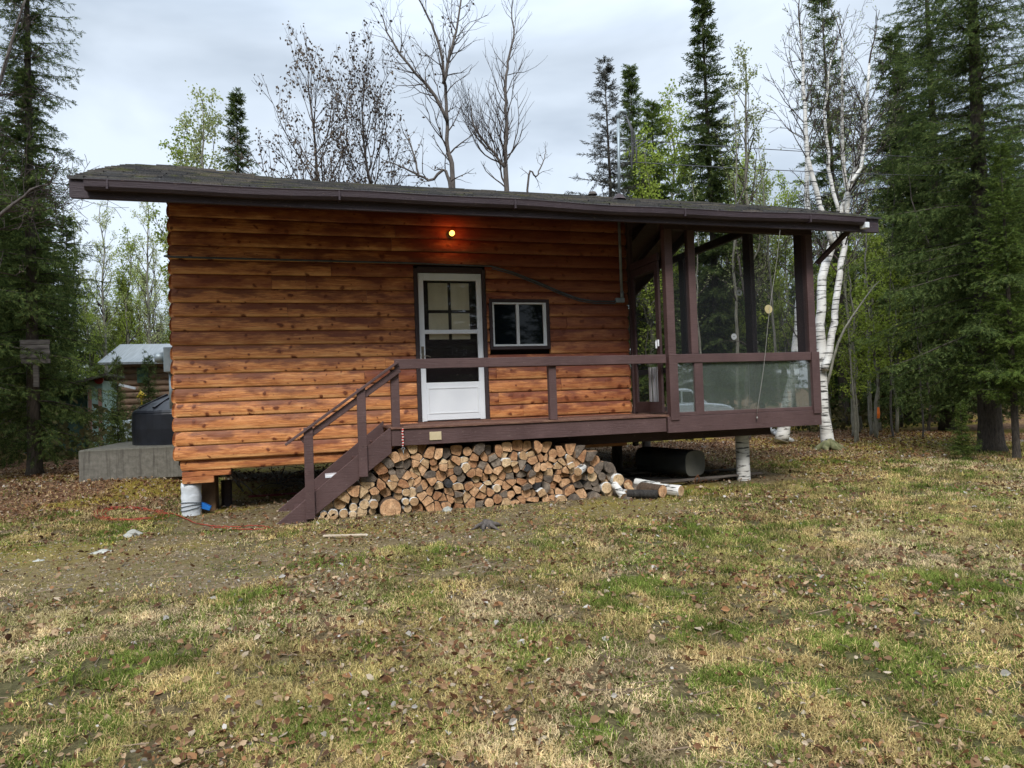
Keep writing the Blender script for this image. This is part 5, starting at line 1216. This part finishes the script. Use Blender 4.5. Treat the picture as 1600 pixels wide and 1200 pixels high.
wood(12, 1290, 1560, 14, 24, 7, 11, ['pole', 'pole2', 'pole'], 'thin bare stem in the wood on the right', 'thin stems on the right', h0=9)
wood(5, 1050, 1270, 17, 24, 4, 6, ['asp'], 'low aspen seen through the porch screens', 'low aspens behind the porch')
wood(10, 1060, 1260, 14.5, 22, 7, 10, ['pole', 'pole2'], 'thin bare stem seen through the porch screens', 'thin stems behind the porch', h0=9)
wood(7, 1285, 1460, 17, 30, 7, 10, ['asp'], 'green leafed aspen in the wood on the right', 'aspens on the right')
# wood behind the camera, mirrored in the glass
for k in range(60):
    x = -30+k*1.25+r.uniform(-1, 1); y = -r.uniform(13, 17) if k % 2 else -r.uniform(18, 26); plant(r.choice(['D1', 'D3', 'asp', 'D2', 'D1']), x, y, r.uniform(1.0, 1.5), 'tree of the wood across the clearing, mirrored in the porch panels', group='wood across the clearing', name='clearing_tree', leaf=None)
# undergrowth
def under():
    n = 26000; Y = rs.uniform(16, 40, n); px = rs.uniform(0, 1, n); px = np.where(px < .72, rs.uniform(1010, 1700, n), rs.uniform(-80, 290, n))
    ang = np.arctan((px-800)/FPX)+math.radians(16.26); X = Y*np.tan(ang); Z = G(X, Y)+rs.rand(n)**1.8*1.5*np.clip(.3+fbm(X*.4, Y*.4, 3), 0, 1.2)
    P = np.stack([X, Y, Z], 1); V = leaves_np(P, .16, rs)
    o = link('undergrowth', npmesh('undergrowth', V, 4, M['shrub'])); tag(o, 'low brown and green undergrowth filling the wood', 'undergrowth', kind='stuff')
under()
# weathered board sign on the left spruce
y = 13.55; A_, B_ = at(32, 531, y), at(78, 568, y); sg = thing('board_sign', 'weathered grey sign of five blank boards on the trunk of the left spruce', 'sign', ((A_.x+B_.x)/2, y, B_.z))
gm = simple('grey_weathered_board', (.045, .04, .038), (.13, .12, .11), 4, .9, (1, 1, 7), .004); hgt = (A_.z-B_.z)/5
for k in range(5): MB().box(A_.x+random.uniform(-.012, .012), B_.x+random.uniform(-.012, .012), y-.02+.004*(k % 2), y+.005, B_.z+hgt*k+.004, B_.z+hgt*(k+1)-.003).build('board', gm, sg, bevel=.003)
MB().box((A_.x+B_.x)/2-.04, (A_.x+B_.x)/2+.04, y+.006, y+.05, B_.z-.4, A_.z).build('batten', gm, sg)
# orange marker
p = at(1371, 682, 14.2); x = p.x; zg = Gf(x, 14.2); m = MB(); m.tube([(x, 14.2, zg), (x+.01, 14.2, zg+.75)], .03, 8); o = thing('marker_post', 'short stake with orange flagging tape in the right wood', 'stake', (x, 14.2, zg)); m.build('stake', M['bark2'], o)
a = at(1371, 650, 14.1); m = MB(); m.tube([(x+.01, 14.18, a.z-.06), (x, 14.17, a.z+.05), (x+.015, 14.18, a.z+.22)], [.05, .065, .05], 8); m.build('tape', simple('orange_tape', (.75, .13, .02), (.9, .22, .03), 9, .5), o)
# fallen birch log and roots by the birch clump
m = MB(); a = g2(1200, 673, 1.3); b_ = g2(1238, 690, 1.3); m.tube([(a.x, a.y, Gf(a.x, a.y)+.14), ((a.x+b_.x)/2, (a.y+b_.y)/2, Gf(b_.x, b_.y)+.06), (b_.x, b_.y, Gf(b_.x, b_.y)+.07)], [.09, .075, .05], 10); m.build('fallen_branch', M['birch'], None, smooth=True, tg=('white fallen birch branch on the litter behind the porch', 'branch'))
m = MB(); a = at(1296, 700, 11.55); zg = Gf(a.x, 11.55)
for k in range(7):
    t = k*.9; m.tube([(a.x, 11.55, zg+.16), (a.x+.2*math.cos(t), 11.55+.2*math.sin(t), zg+.05), (a.x+.38*math.cos(t+.3), 11.55+.38*math.sin(t+.3), zg-.03)], [.1, .07, .02], 6)
m.build('birch_roots', simple('mossy_roots', (.05, .06, .02), (.2, .19, .1), 8, .95), None, smooth=True, tg=('mossy flared roots at the foot of the birch clump', 'roots'))

# ------------------------------------------------------------ white car behind the viewpoint, mirrored in the porch panels
cy = -8.0; cx = 13.9; zc = Gf(cx, cy); car = thing('parked_car', 'white estate car parked across the clearing, mirrored in the lower porch panels', 'car', (cx, cy, zc))
cp = simple('white_car_paint', (.72, .74, .76), (.78, .8, .82), 2, .25, spec=.6, bd=0)
body = [(-2.3, .35), (-2.35, .7), (-2.25, .95), (-1.1, 1.0), (1.1, 1.0), (1.9, .92), (2.3, .78), (2.38, .5), (2.3, .3)]
m = MB(); m.prism([(cx+a, zc+b) for a, b in body], cy-.88, cy+.88); m.build('body', cp, car, bevel=.06)
m = MB(); m.prism([(cx+a, zc+b) for a, b in ((-2.15, .96), (-1.95, 1.5), (-1.7, 1.58), (.25, 1.6), (.5, 1.54), (1.25, .99))], cy-.76, cy+.76); m.build('cab', cp, car, bevel=.05)
for a in (((-1.9, 1.05), (-1.75, 1.46), (-.95, 1.49), (-.95, 1.05)), ((-.85, 1.05), (-.85, 1.49), (-.02, 1.5), (-.02, 1.05)), ((.07, 1.05), (.07, 1.49), (.42, 1.46), (1.0, 1.05))):
    m = MB(); m.prism([(cx+p, zc+q) for p, q in a], cy-.775, cy+.775); m.build('side_window', M['darkglass'], car)
for x in (-1.45, 1.5):
    for s in (-1, 1):
        m = MB(); m.tube([(cx+x, cy+s*.70, zc+.33), (cx+x, cy+s*.92, zc+.33)], .33, 24); wl = m.build('wheel', M['black'], car); MB().tube([(cx+x, cy+s*.90, zc+.33), (cx+x, cy+s*.935, zc+.33)], .2, 18).build('rim', M['steel'], wl)
for s in (-.6, .6): MB().box(cx+2.30, cx+2.39, cy+s-.2, cy+s+.2, zc+.6, zc+.74).build('headlight', M['whitemetal'], car, bevel=.02)

# ------------------------------------------------------------ world, sun, camera
sc = bpy.context.scene
w = bpy.data.worlds.new('World'); sc.world = w; w.use_nodes = True; nt = w.node_tree; bg = nt.nodes['Background']
sky = nt.nodes.new('ShaderNodeTexSky'); sky.sky_type = 'NISHITA'; sky.sun_disc = False; EL, ROT = math.radians(48), math.radians(200); sky.sun_elevation = EL; sky.sun_rotation = ROT
tc = nt.nodes.new('ShaderNodeTexCoord'); mp = nt.nodes.new('ShaderNodeMapping'); mp.inputs['Scale'].default_value = (1, 1, 2.2); nt.links.new(tc.outputs['Generated'], mp.inputs[0])
nz = nt.nodes.new('ShaderNodeTexNoise'); nz.inputs['Scale'].default_value = 1.9; nz.inputs['Detail'].default_value = 5; nz.inputs['Distortion'].default_value = .4; nt.links.new(mp.outputs[0], nz.inputs[0])
rp = nt.nodes.new('ShaderNodeValToRGB'); nt.links.new(nz.outputs[0], rp.inputs[0]); e = rp.color_ramp.elements
e[0].position = .34; e[0].color = (1.85, 2.15, 2.5, 1); e[1].position = .62; e[1].color = (3.5, 3.9, 4.35, 1)
mxn = nt.nodes.new('ShaderNodeMix'); mxn.data_type = 'RGBA'; mxn.inputs[0].default_value = .9; nt.links.new(sky.outputs[0], mxn.inputs[6]); nt.links.new(rp.outputs[0], mxn.inputs[7])
sx = nt.nodes.new('ShaderNodeSeparateXYZ'); nt.links.new(tc.outputs['Generated'], sx.inputs[0])
mr = nt.nodes.new('ShaderNodeMapRange'); nt.links.new(sx.outputs[2], mr.inputs[0]); mr.inputs[1].default_value = .45; mr.inputs[2].default_value = 1; mr.inputs[3].default_value = 1; mr.inputs[4].default_value = 4.0
vm = nt.nodes.new('ShaderNodeVectorMath'); vm.operation = 'SCALE'; nt.links.new(mxn.outputs[2], vm.inputs[0]); nt.links.new(mr.outputs[0], vm.inputs['Scale'])
nt.links.new(vm.outputs[0], bg.inputs[0]); bg.inputs[1].default_value = .12
sl_ = bpy.data.lights.new('sun', 'SUN'); sl_.energy = 1.5; sl_.angle = math.radians(14); sl_.color = (1, .96, .9)
so = bpy.data.objects.new('sun', sl_); C.objects.link(so)
D = Vector((math.sin(ROT)*math.cos(EL), math.cos(ROT)*math.cos(EL), math.sin(EL))); so.rotation_euler = D.to_track_quat('Z', 'Y').to_euler()
cam = bpy.data.cameras.new('camera'); co = bpy.data.objects.new('camera', cam); C.objects.link(co); sc.camera = co
cam.sensor_width = 36; cam.lens = 36*FPX/1600; cam.clip_end = 2000; cam.clip_start = .05
r3 = R_ @ np.array([1, 0, 0]); u3 = R_ @ np.array([0, -1, 0]); b3 = R_ @ np.array([0, 0, -1])
mt_ = Matrix(((r3[0], u3[0], b3[0], 0), (r3[1], u3[1], b3[1], 0), (r3[2], u3[2], b3[2], EYE), (0, 0, 0, 1))); co.matrix_world = mt_
sc.view_settings.view_transform = 'Standard'; sc.view_settings.look = 'None'; sc.view_settings.gamma = 1; sc.view_settings.exposure = 1.1
sc.cycles.max_bounces = 8; sc.cycles.transparent_max_bounces = 24; sc.cycles.use_denoising = True
